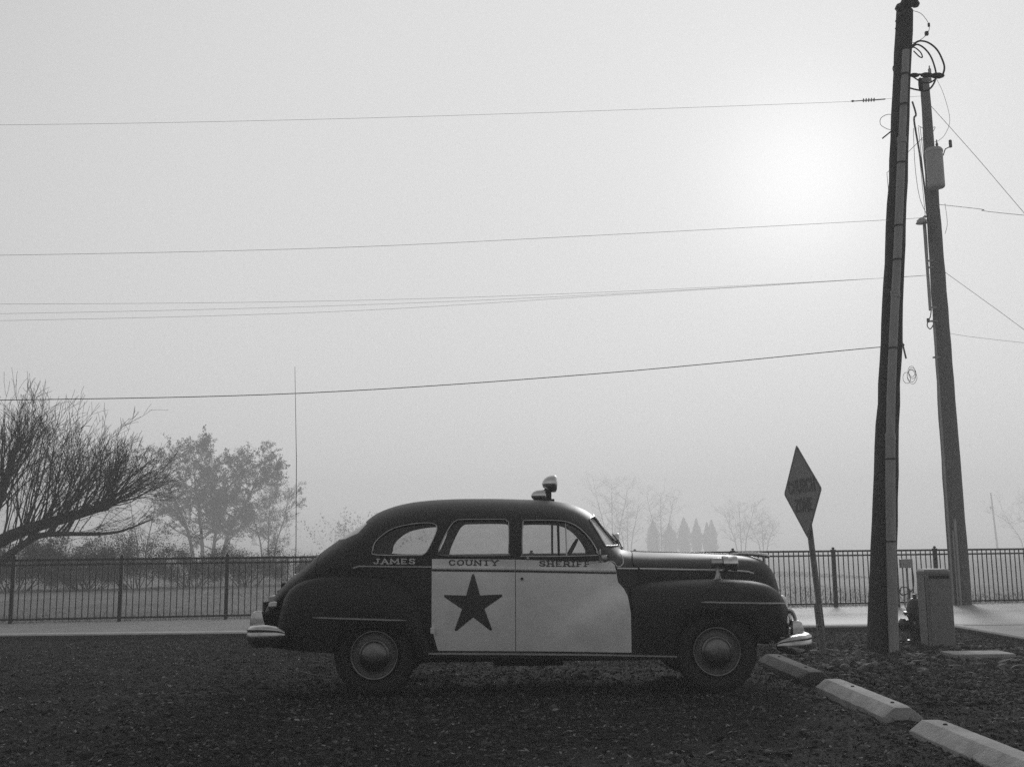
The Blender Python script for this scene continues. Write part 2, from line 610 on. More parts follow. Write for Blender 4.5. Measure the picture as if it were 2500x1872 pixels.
tag(kb.build('kerb', M_KERB), kind='structure')

# field beyond the fence: gently uneven
nx, ny = 120, 70
xs = np.linspace(-460, 460, nx)
ys = np.linspace(0, 1, ny) ** 2.2
V = []
for j in range(ny):
    for i in range(nx):
        fy = fence_y(xs[i]) + 0.05
        y = fy + (460 - fy) * ys[j]
        d = y - fy
        z = 0.05 + 0.06 * math.sin(xs[i] * .21 + y * .13) * min(1, d / 8) + 0.05 * math.sin(xs[i] * .05 - y * .031) * min(1, d / 20)
        V.append((xs[i], y, z))
Fq = [(j * nx + i, j * nx + i + 1, (j + 1) * nx + i + 1, (j + 1) * nx + i) for j in range(ny - 1) for i in range(nx - 1)]
tag(MB().add(V, Fq).build('field', M_FIELD, smooth=60), kind='structure')


# ------------------------------------------------------------------ scatter: gravel, leaf litter, grass
OCT = np.array([(1, 0, 0), (-1, 0, 0), (0, 1, 0), (0, -1, 0), (0, 0, 1), (0, 0, -1)], float)
OCTF = np.array([(0, 2, 4), (2, 1, 4), (1, 3, 4), (3, 0, 4), (2, 0, 5), (1, 2, 5), (3, 1, 5), (0, 3, 5)], int)


def pebbles(n, x0, x1, y0, y1, s0, s1, ypow=1.0, patchy=False):
    x = RNG.uniform(x0, x1, n)
    y = y0 + (y1 - y0) * RNG.uniform(0, 1, n) ** ypow
    if patchy:
        keep = value_noise(x, y, 1.1, 21) + .7 * value_noise(x, y, .35, 22) > RNG.uniform(-1.3, .5, n)
        x, y = x[keep], y[keep]
        n = len(x)
    s = s0 + (s1 - s0) * RNG.uniform(0, 1, n) ** 3
    ang = RNG.uniform(0, 6.283, n)
    sc3 = RNG.uniform(0.6, 1.3, (n, 6, 1)) * np.stack([s * RNG.uniform(.7, 1.4, n), s * RNG.uniform(.7, 1.2, n), s * RNG.uniform(.35, .8, n)], 1)[:, None, :]
    p = OCT[None] * sc3 + RNG.normal(0, .18, (n, 6, 3)) * s[:, None, None]
    c, q = np.cos(ang)[:, None], np.sin(ang)[:, None]
    X = p[:, :, 0] * c - p[:, :, 1] * q  # darker concrete than the other two stops
    Yv = p[:, :, 0] * q + p[:, :, 1] * c
    v = np.stack([X + x[:, None], Yv + y[:, None], p[:, :, 2] + s[:, None] * .15 + lot_z(x, y)[:, None]], 2)
    f = OCTF[None] + (np.arange(n) * 6)[:, None, None]
    return v.reshape(-1, 3), f.reshape(-1, 3)


lot = big_mesh('gravel_lot', LOT[0], LOT[1], M_GRAVEL, kind='structure', nv=4)
lot.data.polygons.foreach_set('use_smooth', [True] * len(lot.data.polygons))
v, f = pebbles(110000, -6.5, 6.6, 5.2, 17.0, 0.006, 0.024, 1.25, True)
tag(big_mesh('gravel', v, f, M_PEBBLE), 'loose dark gravel spread over the parking lot', 'gravel')


def blades(n, x, y, z, h0, h1, w, lean=0.5):
    h = RNG.uniform(h0, h1, n)
    a = RNG.uniform(0, 6.283, n)
    b = RNG.uniform(0, 6.283, n)
    l = RNG.uniform(0, lean, n) * h
    dx, dy = np.cos(a) * w, np.sin(a) * w
    v = np.stack([np.stack([x - dx, y - dy, z], 1), np.stack([x + dx, y + dy, z], 1),
                  np.stack([x + np.cos(b) * l, y + np.sin(b) * l, z + h], 1)], 1)
    return v.reshape(-1, 3), np.arange(n * 3).reshape(-1, 3)


v, f = pebbles(2600, -6.5, 6.6, 5.2, 17.0, 0.014, 0.05, 1.2)
tag(big_mesh('coarse_gravel', v, f, M_PEBBLE), 'coarser stones strewn among the gravel', 'gravel')
n = 42000
cxy = RNG.uniform((-6.5, 5.2), (6.5, 16.8), (420, 2))
ci = RNG.integers(0, 420, n)
sp_ = RNG.uniform(.08, .5, 420)[ci]
xy = cxy[ci] + RNG.normal(0, 1, (n, 2)) * sp_[:, None]
xy = xy[(xy[:, 1] < 16.9) & (xy[:, 0] < 6.6)]
v, f = blades(len(xy), xy[:, 0], xy[:, 1], lot_z(xy[:, 0], xy[:, 1]), .012, .045, .0035, 1.2)
tag(big_mesh('lot_weeds', v, f, M_GRASS), 'low weeds growing in patches through the gravel', 'weeds')
# leaf litter lying over the lot
n = 9000
x = RNG.uniform(-6.5, 6.5, n)
y = 5.2 + 11.7 * RNG.uniform(0, 1, n) ** 1.2
s = RNG.uniform(.008, .022, n)
s[:260] *= 2.0
a = RNG.uniform(0, 6.283, n)
t1, t2 = RNG.uniform(-.5, .5, n), RNG.uniform(-.5, .5, n)
L = []
for du, dv in ((-1, 0), (0, -.5), (1, 0), (0, .5)):
    px = (np.cos(a) * du - np.sin(a) * dv) * s
    py = (np.sin(a) * du + np.cos(a) * dv) * s
    L.append(np.stack([x + px, y + py, lot_z(x, y) + .014 + px * t1 + py * t2], 1))
v = np.stack(L, 1).reshape(-1, 3)
f = np.arange(n * 4).reshape(-1, 4)
tag(big_mesh('leaf_litter', v, f, M_LEAFL, nv=4), 'scraps of dry leaves lying over the gravel', 'leaves')

# thin grass: a weedy strip by the kerb and the field edge
n = 26000
x = RNG.uniform(-9.5, 6.6, n)
y = 17.0 - 4.6 * RNG.uniform(0, 1, n) ** 1.6
keep = ~((x > 3.5) & (y < 14.2))
x, y = x[keep], y[keep]
v, f = blades(len(x), x, y, lot_z(x, y) - .004, .02, .055, .004)
tag(big_mesh('verge_grass', v, f, M_GRASS), 'short weedy grass along the kerb behind the car', 'grass')
n = 90000
x = RNG.uniform(-14, 15, n)
d = 34 * RNG.uniform(0, 1, n) ** 1.8
y = 21.73 + .171 * x + .1 + d
v, f = blades(n, x, y, np.full(n, .04), .02, .07, .006)
tag(big_mesh('field_grass', v, f, M_FGRASS), 'mown grass of the field beyond the iron fence', 'grass')


# ------------------------------------------------------------------ the sheriff's car
CX, CY = 0.27, 10.70
car = empty('police_car', (CX, CY, 0), 'vintage black sheriff sedan with white doors and a star on the rear door', 'car')

zt_f = pchip([(-2.375, .50), (-2.365, .62), (-2.335, .78), (-2.27, .89), (-2.18, .985), (-2.09, 1.075), (-2.01, 1.13), (-1.93, 1.197), (-1.826, 1.292),
              (-1.70, 1.383), (-1.545, 1.488), (-1.438, 1.552), (-1.364, 1.615), (-1.29, 1.66), (-1.195, 1.697), (-1.073, 1.731), (-.897, 1.758), (-.695, 1.772),
              (-.473, 1.777), (-.2, 1.775), (.07, 1.766), (.341, 1.751), (.477, 1.732), (.612, 1.695), (.70, 1.655), (.773, 1.605), (1.009, 1.31), (1.05, 1.275),
              (1.12, 1.258), (1.237, 1.249), (1.627, 1.235), (2.031, 1.215), (2.232, 1.20), (2.366, 1.172), (2.445, 1.125), (2.495, 1.06), (2.525, .98), (2.535, .90)])
zb_f = pchip([(-2.375, .44), (-2.335, .62), (-2.27, .72), (-2.09, .90), (-1.7, 1.10), (-1.3, 1.165), (-.7, 1.165), (0, 1.14), (.9, 1.085), (1.15, 1.03), (1.8, .97), (2.3, .90), (2.45, .84), (2.535, .74)])
wb_f = pchip([(-2.375, .42), (-2.3, .54), (-2.1, .66), (-1.7, .765), (-1.3, .815), (-.7, .845), (0, .855), (.6, .845), (.92, .80), (1.15, .71), (1.6, .60), (2.0, .50), (2.3, .41), (2.45, .33), (2.535, .20)])
n_f = pchip([(-2.375, 2.0), (-1.8, 2.2), (-1.2, 2.6), (-.5, 2.9), (.5, 2.9), (.9, 2.7), (1.2, 2.5), (2.535, 2.3)])
ws_f = pchip([(-2.375, .35), (-2.0, .60), (-1.0, .80), (-.6, .835), (.8, .838), (1.06, .84), (1.3, .62), (2.0, .45), (2.535, .18)])
zs_f = pchip([(-2.375, .42), (-1.5, .38), (-.7, .372), (1.1, .355), (1.5, .40), (2.535, .60)])
bu_f = pchip([(-2.375, .0), (-1.2, .02), (-.7, .045), (.9, .045), (1.3, .0), (2.535, 0)])


def swell(x, z):
    a = sstep(.25, 1.05, x) * (1 - sstep(1.1, 1.5, x))
    ztop = .60 + .36 * sstep(.2, 1.0, x)
    return .07 * a * sstep(0, .16, ztop - z)


def wg(x):
    return sstep(.25, .72, x) * (1 - sstep(1.02, 1.30, x))


WK = 0.145


def warp(x, y, z):
    return x - WK * (y / .85) ** 2 * wg(x) * sstep(1.02, 1.20, z)


def side0(x, z):
    zb, zt, wb, n = zb_f(x), zt_f(x), wb_f(x), n_f(x)
    if z <= zb:
        zs = zs_f(x)
        u = min((zb - z) / max(zb - zs, .01), 1.3)
        return wb + (ws_f(x) - wb) * u + bu_f(x) * 4 * u * (1 - u) + swell(x, z)
    t = min((z - zb) / max(zt - zb, .01), .999)
    return wb * (1 - t ** n) ** (1 / n)


def side(x, z):
    """half width of the body at a place on its flank, after the plan curve of the windscreen"""
    x0 = x
    y = side0(x0, z)
    for _ in range(5):
        x0 = x + WK * (y / .85) ** 2 * wg(x0) * sstep(1.02, 1.20, z)
        y = side0(x0, z)
    return y


def section(x, nl=16, nu=34):
    zb, zt, wb, n, zs = zb_f(x), zt_f(x), wb_f(x), n_f(x), zs_f(x)
    pts = []
    for i in range(nl):
        z = zs + (zb - zs) * i / nl
        pts.append((side0(x, z), z))
    for i in range(nu + 1):
        th = math.pi / 2 * i / nu
        y = wb * max(math.cos(th), 0) ** (2 / n)
        z = zb + (zt - zb) * math.sin(th) ** (2 / n)
        pts.append((y if i < nu else 0.0, z))
    return pts


def loft(xsl, cap0=False, cap1=False):
    b = MB()
    rows = []
    for x in xsl:
        s = section(x)
        full = [(-y, z) for y, z in s] + [(y, z) for y, z in reversed(s[:-1])]
        row = []
        for y, z in full:
            row.append(len(b.v))
            b.v.append((warp(x, y, z), CY + y, z))
        rows.append(row)
    for i in range(len(rows) - 1):
        for j in range(len(rows[0]) - 1):
            b.f.append((rows[i][j], rows[i][j + 1], rows[i + 1][j + 1], rows[i + 1][j]))
    if cap0:
        b.f.append(tuple(rows[0]))
    if cap1:
        b.f.append(tuple(reversed(rows[-1])))
    return b


def solidify_bool(b, thick, cutters, op, name, offset=-1.0):
    """thicken a loft and cut (or keep) it with prism cutters; returns a mesh in car space"""
    off = WL[car.name]
    me = b.mesh('tmp', off, True, None)
    o = bpy.data.objects.new('tmp_shell', me)
    col.objects.link(o)
    md = o.modifiers.new('s', 'SOLIDIFY')
    md.thickness = thick
    md.offset = offset
    tmp = []
    for i, c in enumerate(cutters):
        cm = c.mesh('tmpc', off, True, None)
        co = bpy.data.objects.new('tmp_cut', cm)
        col.objects.link(co)
        tmp.append(co)
        bo = o.modifiers.new('b%d' % i, 'BOOLEAN')
        bo.operation = op
        bo.solver = 'EXACT'
        bo.object = co
    dg = bpy.context.evaluated_depsgraph_get()
    dg.update()
    res = bpy.data.meshes.new_from_object(o.evaluated_get(dg))
    res.name = name
    bpy.data.objects.remove(o)
    for co in tmp:
        bpy.data.objects.remove(co)
    res.polygons.foreach_set('use_smooth', [True] * len(res.polygons))
    res.set_sharp_from_angle(angle=math.radians(32))
    return res


QW = [(-1.275, 1.290), (-1.245, 1.377), (-1.12, 1.475), (-.97, 1.517), (-.819, 1.532), (-.731, 1.525), (-.697, 1.496), (-.706, 1.434), (-.769, 1.298), (-.812, 1.252), (-.881, 1.242), (-1.244, 1.251)]
RW = [(-.676, 1.272), (-.647, 1.359), (-.578, 1.495), (-.521, 1.55), (-.439, 1.559), (-.113, 1.557), (-.056, 1.539), (-.043, 1.501), (-.049, 1.262), (-.072, 1.232), (-.628, 1.236)]
FW = [(.078, 1.252), (.086, 1.512), (.126, 1.543), (.377, 1.541), (.502, 1.523), (.601, 1.470), (.687, 1.382), (.742, 1.294), (.752, 1.250), (.709, 1.224), (.109, 1.223)]
WINS = [catmull(w, 4) for w in (QW, RW, FW)]

SHIELD = [(.022, 1.318), (.022, 1.592), (.30, 1.585), (.50, 1.562), (.585, 1.50), (.66, 1.33), (.64, 1.305), (.3, 1.312)]
REARW = [(-.56, 1.40), (-.61, 1.45), (-.54, 1.54), (-.2, 1.585), (.2, 1.585), (.54, 1.54), (.61, 1.45), (.56, 1.40), (.2, 1.385), (-.2, 1.385)]


def cut_side(poly):
    return MB().prism(poly, 'Y', CY - 1.3, CY + 1.3)


cut_front = [MB().prism([(CY + s * y, z) for y, z in SHIELD], 'X', .45, 1.4) for s in (-1, 1)]
cut_rear = [MB().prism([(CY + y, z) for y, z in REARW], 'X', -2.1, -1.15)]
xs_body = list(np.linspace(-1.80, .55, 96)) + list(np.linspace(.565, 1.13, 44))
shell = loft(xs_body)
body_me = solidify_bool(shell, .014, [cut_side(w) for w in WINS] + cut_front + cut_rear, 'DIFFERENCE', 'body')
body = link('body', body_me, M_BLACK, car, WL[car.name])

# glazing: plugs cut from a thin skin just inside the shell
skin = loft(xs_body)
for s in (-1, 1):                    # flat panes set in a shallow V
    def px_(y, z, o_):
        return .773 + (1.603 - z) * .811 - .262 * y - o_
    out_ = [(px_(y, z, .008), CY + s * y, z) for y, z in SHIELD]
    in_ = [(px_(y, z, .013), CY + s * y, z) for y, z in SHIELD]
    k = len(SHIELD)
    MB().add(out_ + in_, [tuple(range(k)), tuple(reversed(range(k, 2 * k)))] + [(i, (i + 1) % k, (i + 1) % k + k, i + k) for i in range(k)]).build('windscreen_pane', M_SHIELD, car)
link('rear_window', solidify_bool(skin, .005, cut_rear, 'INTERSECT', 'rear_window', -2.4), M_SHIELD, car, WL[car.name])


def shade(o, ang=35):
    o.data.polygons.foreach_set('use_smooth', [True] * len(o.data.polygons))
    o.data.set_sharp_from_angle(angle=math.radians(ang))
    return o


b = loft(list(np.linspace(-2.375, -2.30, 14)) + list(np.linspace(-2.29, -1.807, 26)), cap0=True)
trunk = shade(b.build('trunk_lid', M_BLACK, car))
b = loft(list(np.linspace(1.137, 2.40, 60)) + list(np.linspace(2.41, 2.535, 22)), cap1=True)
hood = shade(b.build('hood', M_BLACK, car))


def fender(xsl, zf, zbot, yo, yc, yi, drop_in, qh, s, name):
    b = MB()
    rows = []
    for x in xsl:
        z1, z0, o_, c_, i_ = zf(x), zbot(x), yo(x), yc(x), yi(x)
        h = min(qh, (z1 - z0) * .9)
        prof = []
        for k in range(9):       # inner quarter
            th = math.pi / 2 * k / 8
            prof.append((c_ - (c_ - i_) * math.cos(th), z1 - drop_in * (1 - math.sin(th))))
        for k in range(1, 15):   # outer quarter
            th = math.pi / 2 * k / 14
            prof.append((c_ + (o_ - c_) * math.sin(th) ** .85, z1 - h * (1 - math.cos(th) ** .85)))
        for k in range(1, 9):    # flank with a slight tuck
            u = k / 8
            prof.append((o_ - .035 * u * u, z1 - h - (z1 - h - z0) * u))
        prof.append((o_ - .06, z0 + .004))
        row = []
        for y, z in prof:
            row.append(len(b.v))
            b.v.append((x, CY + s * y, z))
        rows.append(row)
    for i in range(len(rows) - 1):
        for j in range(len(rows[0]) - 1):
            b.f.append((rows[i][j], rows[i][j + 1], rows[i + 1][j + 1], rows[i + 1][j]))
    b.f.append(tuple(rows[0]))
    b.f.append(tuple(reversed(rows[-1])))
    return shade(b.build(name, M_BLACK, car), 40)


FWX, RWX, WZ = 1.792, -1.247, .372


def arch(base, xc, zc, rx, rz):
    def f(x):
        d = abs(x - xc) / rx
        return max(base(x), zc + rz * math.sqrt(max(0, 1 - d ** 2.3))) if d < 1 else base(x)
    return f


ff_zf = pchip([(.88, .90), (.985, .949), (1.047, .967), (1.246, .989), (1.494, .998), (1.866, .999), (2.113, .986), (2.22, .969), (2.297, .948), (2.369, .91), (2.425, .855), (2.452, .79), (2.460, .74)])
ff_zb = arch(pchip([(.88, .36), (1.2, .33), (1.43, .30), (2.15, .448), (2.311, .47), (2.405, .515), (2.435, .62), (2.460, .69)]), FWX, .36, .39, .33)
ff_yo = pchip([(1.02, .855), (1.035, .885), (1.06, .91), (1.14, .928), (1.3, .938), (1.8, .945), (2.2, .925), (2.38, .875), (2.46, .79)])
ff_yc = pchip([(.88, .70), (1.2, .66), (1.8, .64), (2.46, .62)])
ff_yi = pchip([(.88, .60), (1.2, .50), (2.0, .38), (2.46, .40)])
rf_zf = pchip([(-2.138, .64), (-2.132, .69), (-2.11, .80), (-2.075, .896), (-2.003, .974), (-1.905, 1.022), (-1.781, 1.051), (-1.608, 1.068), (-1.422, 1.069), (-1.236, 1.058),
               (-1.112, 1.036), (-.987, .982), (-.888, .884), (-.826, .765), (-.79, .60), (-.745, .42)])
rf_zb = arch(pchip([(-2.138, .52), (-2.096, .44), (-1.61, .397), (-.874, .335), (-.745, .34)]), RWX, .33, .375, .285)
rf_yo = pchip([(-2.138, .78), (-2.05, .87), (-1.8, .925), (-1.5, .95), (-1.1, .95), (-.9, .925), (-.80, .895), (-.745, .875)])
rf_yc = pchip([(-2.138, .62), (-1.9, .74), (-1.5, .80), (-.9, .81), (-.745, .80)])
rf_yi = pchip([(-2.138, .45), (-1.9, .58), (-1.4, .68), (-.745, .72)])


def stations(x0, x1, n, xc, rx):
    s = list(np.linspace(x0, x1, n)) + [xc + rx * math.cos(math.pi * k / 40) for k in range(41)]
    s += [x0 + (x1 - x0) * .012 * k for k in range(4)] + [x1 - (x1 - x0) * .006 * k * k for k in range(6)]
    return sorted(set(round(min(max(q, x0), x1), 4) for q in s))


for s in (-1, 1):
    fender(stations(1.02, 2.460, 50, FWX, .39), ff_zf, ff_zb, ff_yo, ff_yc, ff_yi, .16, .24, s, 'front_fender')
    fender(stations(-2.138, -.745, 50, RWX, .375), rf_zf, rf_zb, rf_yo, rf_yc, rf_yi, .10, .30, s, 'rear_fender')


def patch(name, outline, off, m, s=-1, thick=.008, grid=.05, parent=None):
    """panel lying on the flank of the body, cut to an outline"""
    bm = bmesh.new()
    vs = [bm.verts.new((p[0], 0, p[1])) for p in outline]
    bm.faces.new(vs)
    lo = [min(p[i] for p in outline) for i in (0, 1)]
    hi = [max(p[i] for p in outline) for i in (0, 1)]
    for ax, no in ((0, (1, 0, 0)), (1, (0, 0, 1))):
        c = lo[ax] + grid
        while c < hi[ax]:
            co = (c, 0, 0) if ax == 0 else (0, 0, c)
            bmesh.ops.bisect_plane(bm, geom=list(bm.verts) + list(bm.edges) + list(bm.faces), plane_co=co, plane_no=no, dist=1e-5)
            c += grid
    for q in bm.verts:
        q.co.y = s * (side(q.co.x, q.co.z) + off)
    if thick > 0:
        bmesh.ops.recalc_face_normals(bm, faces=bm.faces)
        if bm.faces[:][0].normal.y * s < 0:
            bmesh.ops.reverse_faces(bm, faces=bm.faces)
        ret = bmesh.ops.extrude_face_region(bm, geom=list(bm.faces))
        for q in [e for e in ret['geom'] if isinstance(e, bmesh.types.BMVert)]:
            q.co.y -= s * thick
        bmesh.ops.recalc_face_normals(bm, faces=bm.faces)
    me = bpy.data.meshes.new(name)
    for q in bm.verts:
        q.co.x -= CX
    bm.to_mesh(me)
    bm.free()
    me.polygons.foreach_set('use_smooth', [True] * len(me.polygons))
    me.set_sharp_from_angle(angle=math.radians(40))
    return link(name, me, m, parent or car, WL[car.name])


def flank_tube(name, pts, r, m, s=-1, off=.0, closed=False, parent=None, n=6, dense=.05, taper=False):
    P = []
    src = list(pts) + ([pts[0]] if closed else [])
    for a, b_ in zip(src[:-1], src[1:]):
        k = max(1, int(math.hypot(b_[0] - a[0], b_[1] - a[1]) / dense))
        P += [(a[0] + (b_[0] - a[0]) * i / k, a[1] + (b_[1] - a[1]) * i / k) for i in range(k)]
    P.append(src[-1])
    pts3 = [(x, CY + s * (side(x, z) + off), z) for x, z in P]
    rr = [r] * len(pts3)
    if taper:
        L = len(rr)
        rr = [r * min(1, .25 + i * .5, .25 + (L - 1 - i) * .5) for i in range(L)]
    b = MB().tube(pts3, rr, n)
    return b.build(name, m, parent or car, smooth=50)


RD = [(-.737, 1.210), (-.737, .616), (-.722, .545), (-.683, .404), (.0045, .394), (.010, 1.196)]
FD = [(.0155, 1.196), (.0105, .394), (1.028, .377), (1.032, .718), (1.012, .864), (.984, .930), (.932, .986), (.922, 1.075), (.912, 1.136), (.893, 1.158), (.855, 1.172), (.83, 1.162)]
doors = {}
for s in (-1, 1):
    d1 = patch('rear_door', RD, .007, M_WHITE, s)
    d2 = patch('front_door', FD, .007, M_WHITE, s)
    tag(d1, 'white rear door painted with a dark star') if s < 0 else None
    doors[s] = (d1, d2)
    flank_tube('belt_moulding', [(-.735, 1.128), (.006, 1.112)], .014, M_WHITE, s, .006, parent=d1)
    flank_tube('belt_moulding', [(.014, 1.112), (.918, 1.085)], .014, M_WHITE, s, .006, parent=d2)
    flank_tube('belt_groove', [(-.735, 1.107), (.006, 1.091)], .008, M_BLACK, s, .006, parent=d1)
    flank_tube('belt_groove', [(.014, 1.091), (.918, 1.064)], .008, M_BLACK, s, .006, parent=d2)
    for w, nm in zip(WINS, ('quarter_window', 'rear_door_window', 'front_door_window')):
        g = patch(nm, w, -.014, M_GLASS, s, thick=0, grid=.12)
        flank_tube('window_trim', w, .0052, M_DCHROME, s, .003, closed=True, parent=g, n=5, dense=.2)
    # ventilator frame in the front window
    for xx, r in ((.405, .011), (.475, .006)):
        flank_tube('vent_post', [(xx, 1.225), (xx, 1.536 - .02 * (xx > .45))], r, M_DARK if xx < .45 else M_DCHROME, s, -.008)
    # lower mouldings
    flank_tube('belt_strip', [(-1.45, 1.134), (-1.40, 1.150), (-.742, 1.138)], .010, M_DCHROME, s, .002)
    # rocker board
    b = MB()
    P = [(-.76, .398, .352), (0, .386, .338), (.7, .372, .324), (1.425, .352, .306)]
    prof = []
    for x, z1, z0 in P:
        prof.append([(x, CY + s * .80, z1), (x, CY + s * .925, z1), (x, CY + s * .935, z1 - .012), (x, CY + s * .925, z0), (x, CY + s * .80, z0)])
    k = len(prof[0])
    vv = [p for r_ in prof for p in r_]
    fq = [(i * k + j, i * k + (j + 1) % k, (i + 1) * k + (j + 1) % k, (i + 1) * k + j) for i in range(len(prof) - 1) for j in range(k)]
    fq += [tuple(range(k)), tuple(reversed(range((len(prof) - 1) * k, len(prof) * k)))]
    rb = b.add(vv, fq).build('running_board', M_DARK, car)
    MB().tube([(x, CY + s * .936, z1 - .012) for x, z1, z0 in P], .010, 6).build('running_board_trim', M_DCHROME, rb, smooth=50)
    # fender strips (they follow the fender flank)
    MB().tube([(x, CY + s * (ff_yo(x) + .002), .806 - .024 * (x - 1.654) / .777) for x in np.linspace(1.654, 2.425, 24)],
              [.004] + [.009] * 22 + [.004], 6).build('fender_strip', M_DCHROME, car, smooth=50)
    MB().tube([(x, CY + s * (rf_yo(x) + .001), .709 - .033 * (x + 1.788) / .837) for x in np.linspace(-1.788, -.951, 24)],
              [.003, .006] + [.010] * 20 + [.006, .003], 6).build('fender_strip', M_DCHROME, car, smooth=50)
    # hood side strip
    flank_tube('hood_strip', [(1.145, 1.098), (1.553, 1.084), (2.068, 1.066), (2.19, 1.056), (2.245, 1.038)], .010, M_DCHROME, s, .003)

# far and near cowl strip between door and hood
for s in (-1, 1):
    flank_tube('cowl_strip', [(.93, 1.104), (1.125, 1.098)], .009, M_DCHROME, s, .003)

# star on the rear door
R0 = .262
cxs, czs = -.366, .800
star = []
for k in range(5):
    a = math.pi / 2 + k * 2 * math.pi / 5
    tip = (cxs + R0 * math.cos(a), czs + R0 * math.sin(a))
    # ball ended points
    for q in (-1.2, -.6, 0, .6, 1.2):
        star.append((tip[0] + .011 * math.cos(a + q), tip[1] + .011 * math.sin(a + q)))
    a2 = a + math.pi / 5
    star.append((cxs + R0 * .40 * math.cos(a2), czs + R0 * .40 * math.sin(a2)))
patch('star_emblem', star, .0095, M_STAR, -1, thick=0, grid=.06, parent=doors[-1][0])


def lettering(word, x0, x1, z0, z1, slope, m, parent, w=.2):
    b = MB()
    for i, q in enumerate(text_bars(word, x0, x1, z0, z1, True, w)):
        pts = [(p[0], p[1] + slope * (p[0] - x0)) for p in q]
        k = len(b.v)
        o_ = .0098 + .00012 * (i % 7)
        b.v.extend([(x, CY - (side(x, z) + o_), z) for x, z in pts])
        b.f.append((k, k + 1, k + 2, k + 3))
    return b.build('lettering', m, parent)


lettering('JAMES', -1.268, -.885, 1.170, 1.215, -.01, M_LETTERW, car, .24)
lettering('COUNTY', -.585, -.14, 1.152, 1.198, -.015, M_LETTERB, doors[-1][0], .25)
lettering('SHERIFF', .225, .690, 1.135, 1.181, -.02, M_LETTERB, doors[-1][1], .25)

# door furniture
MB().lathe([(.0, -.012), (.012, -.012), (.013, .0)], (.071, CY - side(.071, 1.026) - .006, 1.026), 'Y', 14).build('lock', M_DARK, doors[-1][1])
MB().box(-.745, -.708, CY - .925, CY - .895, .556, .612, .006).build('hinge', M_WHITE, car)
# chipped spot on the shut line, handle stub on the sill
MB().box(.115, .135, CY - .885, CY - .868, 1.198, 1.215, .004).build('handle_stub', M_CHROME, doors[-1][1])
# mirror
b = MB()
b.lathe([(.0, -.012), (.02, -.012), (.042, .0), (.044, .008), (.0, .012)], (.765, CY - .95, 1.235), 'X', 20)
b.tube([(.765, CY - .95, 1.20), (.775, CY - .90, 1.172), (.78, CY - .84, 1.166)], .008, 6)
b.box(.775, .83, CY - .965, CY - .93, 1.178, 1.225, .006)
b.build('door_mirror', M_DCHROME, car, smooth=40)
MB().box(.67, .80, CY - .885, CY - .872, 1.158, 1.172, .004).build('mirror_bracket', M_CHROME, car)
# loose cable by the windscreen pillar
MB().tube([(p[0], CY - p[2], p[1]) for p in catmull([(.845, 1.15, .885), (.865, 1.172, .885), (.90, 1.158, .88), (.925, 1.125, .86), (.96, 1.128, .83), (.99, 1.16, .79), (.985, 1.21, .74), (.97, 1.235, .70)], 6, False)],
          .0045, 5).build('loose_cable', M_LETTERW, car, smooth=60)


# wheels
def wheel(xc, s, r=.365):
    yo = CY + s * .865
    w = MB()
    # tyre: rounded section
    prof = []
    for k in range(25):
        a = 2 * math.pi * k / 24
        ca, sa = math.cos(a), math.sin(a)
        prof.append((r - .075 + .076 * math.copysign(abs(ca) ** .75, ca), s * (-.085) + .082 * math.copysign(abs(sa) ** .8, sa)))
    t = w.lathe(prof, (xc, yo, WZ), 'Y', 48, cap=False).build('wheel', M_RUBBER, car, smooth=60)
    rim = MB().lathe([(.205, s * -.05), (.214, s * -.012), (.212, s * -.002), (.203, s * -.002), (.196, s * -.010), (.188, s * -.020), (.172, s * -.024), (.150, s * -.018), (.142, s * -.014), (.10, s * -.02), (.0, s * -.02)],
                     (xc, yo, WZ), 'Y', 48, cap=False).build('rim', M_RIM, t, smooth=35)
    MB().lathe([(.213, s * -.006), (.212, s * .002), (.206, s * .004), (.199, s * .0)], (xc, yo, WZ), 'Y', 48, cap=False)\
        .build('trim_ring', M_HUB, t, smooth=50)
    MB().lathe([(.140, s * -.018), (.139, s * -.004), (.133, s * .002), (.124, s * .004), (.118, s * .014), (.105, s * .026), (.085, s * .036), (.06, s * .043), (.03, s * .046), (.0, s * .047)],
               (xc, yo, WZ), 'Y', 40, cap=False).build('hubcap', M_HUB, t, smooth=60)
    return t


for xc in (FWX, RWX):
    for s in (-1, 1):
        wheel(xc, s)

# underside
b = MB()
b.box(-1.45, 2.0, CY - .52, CY + .52, .27, .40, .02)
b.tube([(-1.247, CY - .70, .37), (-1.247, CY + .70, .37)], .045, 8)
b.tube([(1.792, CY - .70, .33), (1.792, CY + .70, .33)], .04, 8)
b.tube([(-.2, CY - .35, .29), (.45, CY - .35, .29)], .075, 10)
b.build('chassis', M_DARK, car)
for xc in (FWX, RWX):
    MB().box(xc - .42, xc + .42, CY - .58, CY + .58, .38, .70).build('wheel_housing', M_DARK, car)

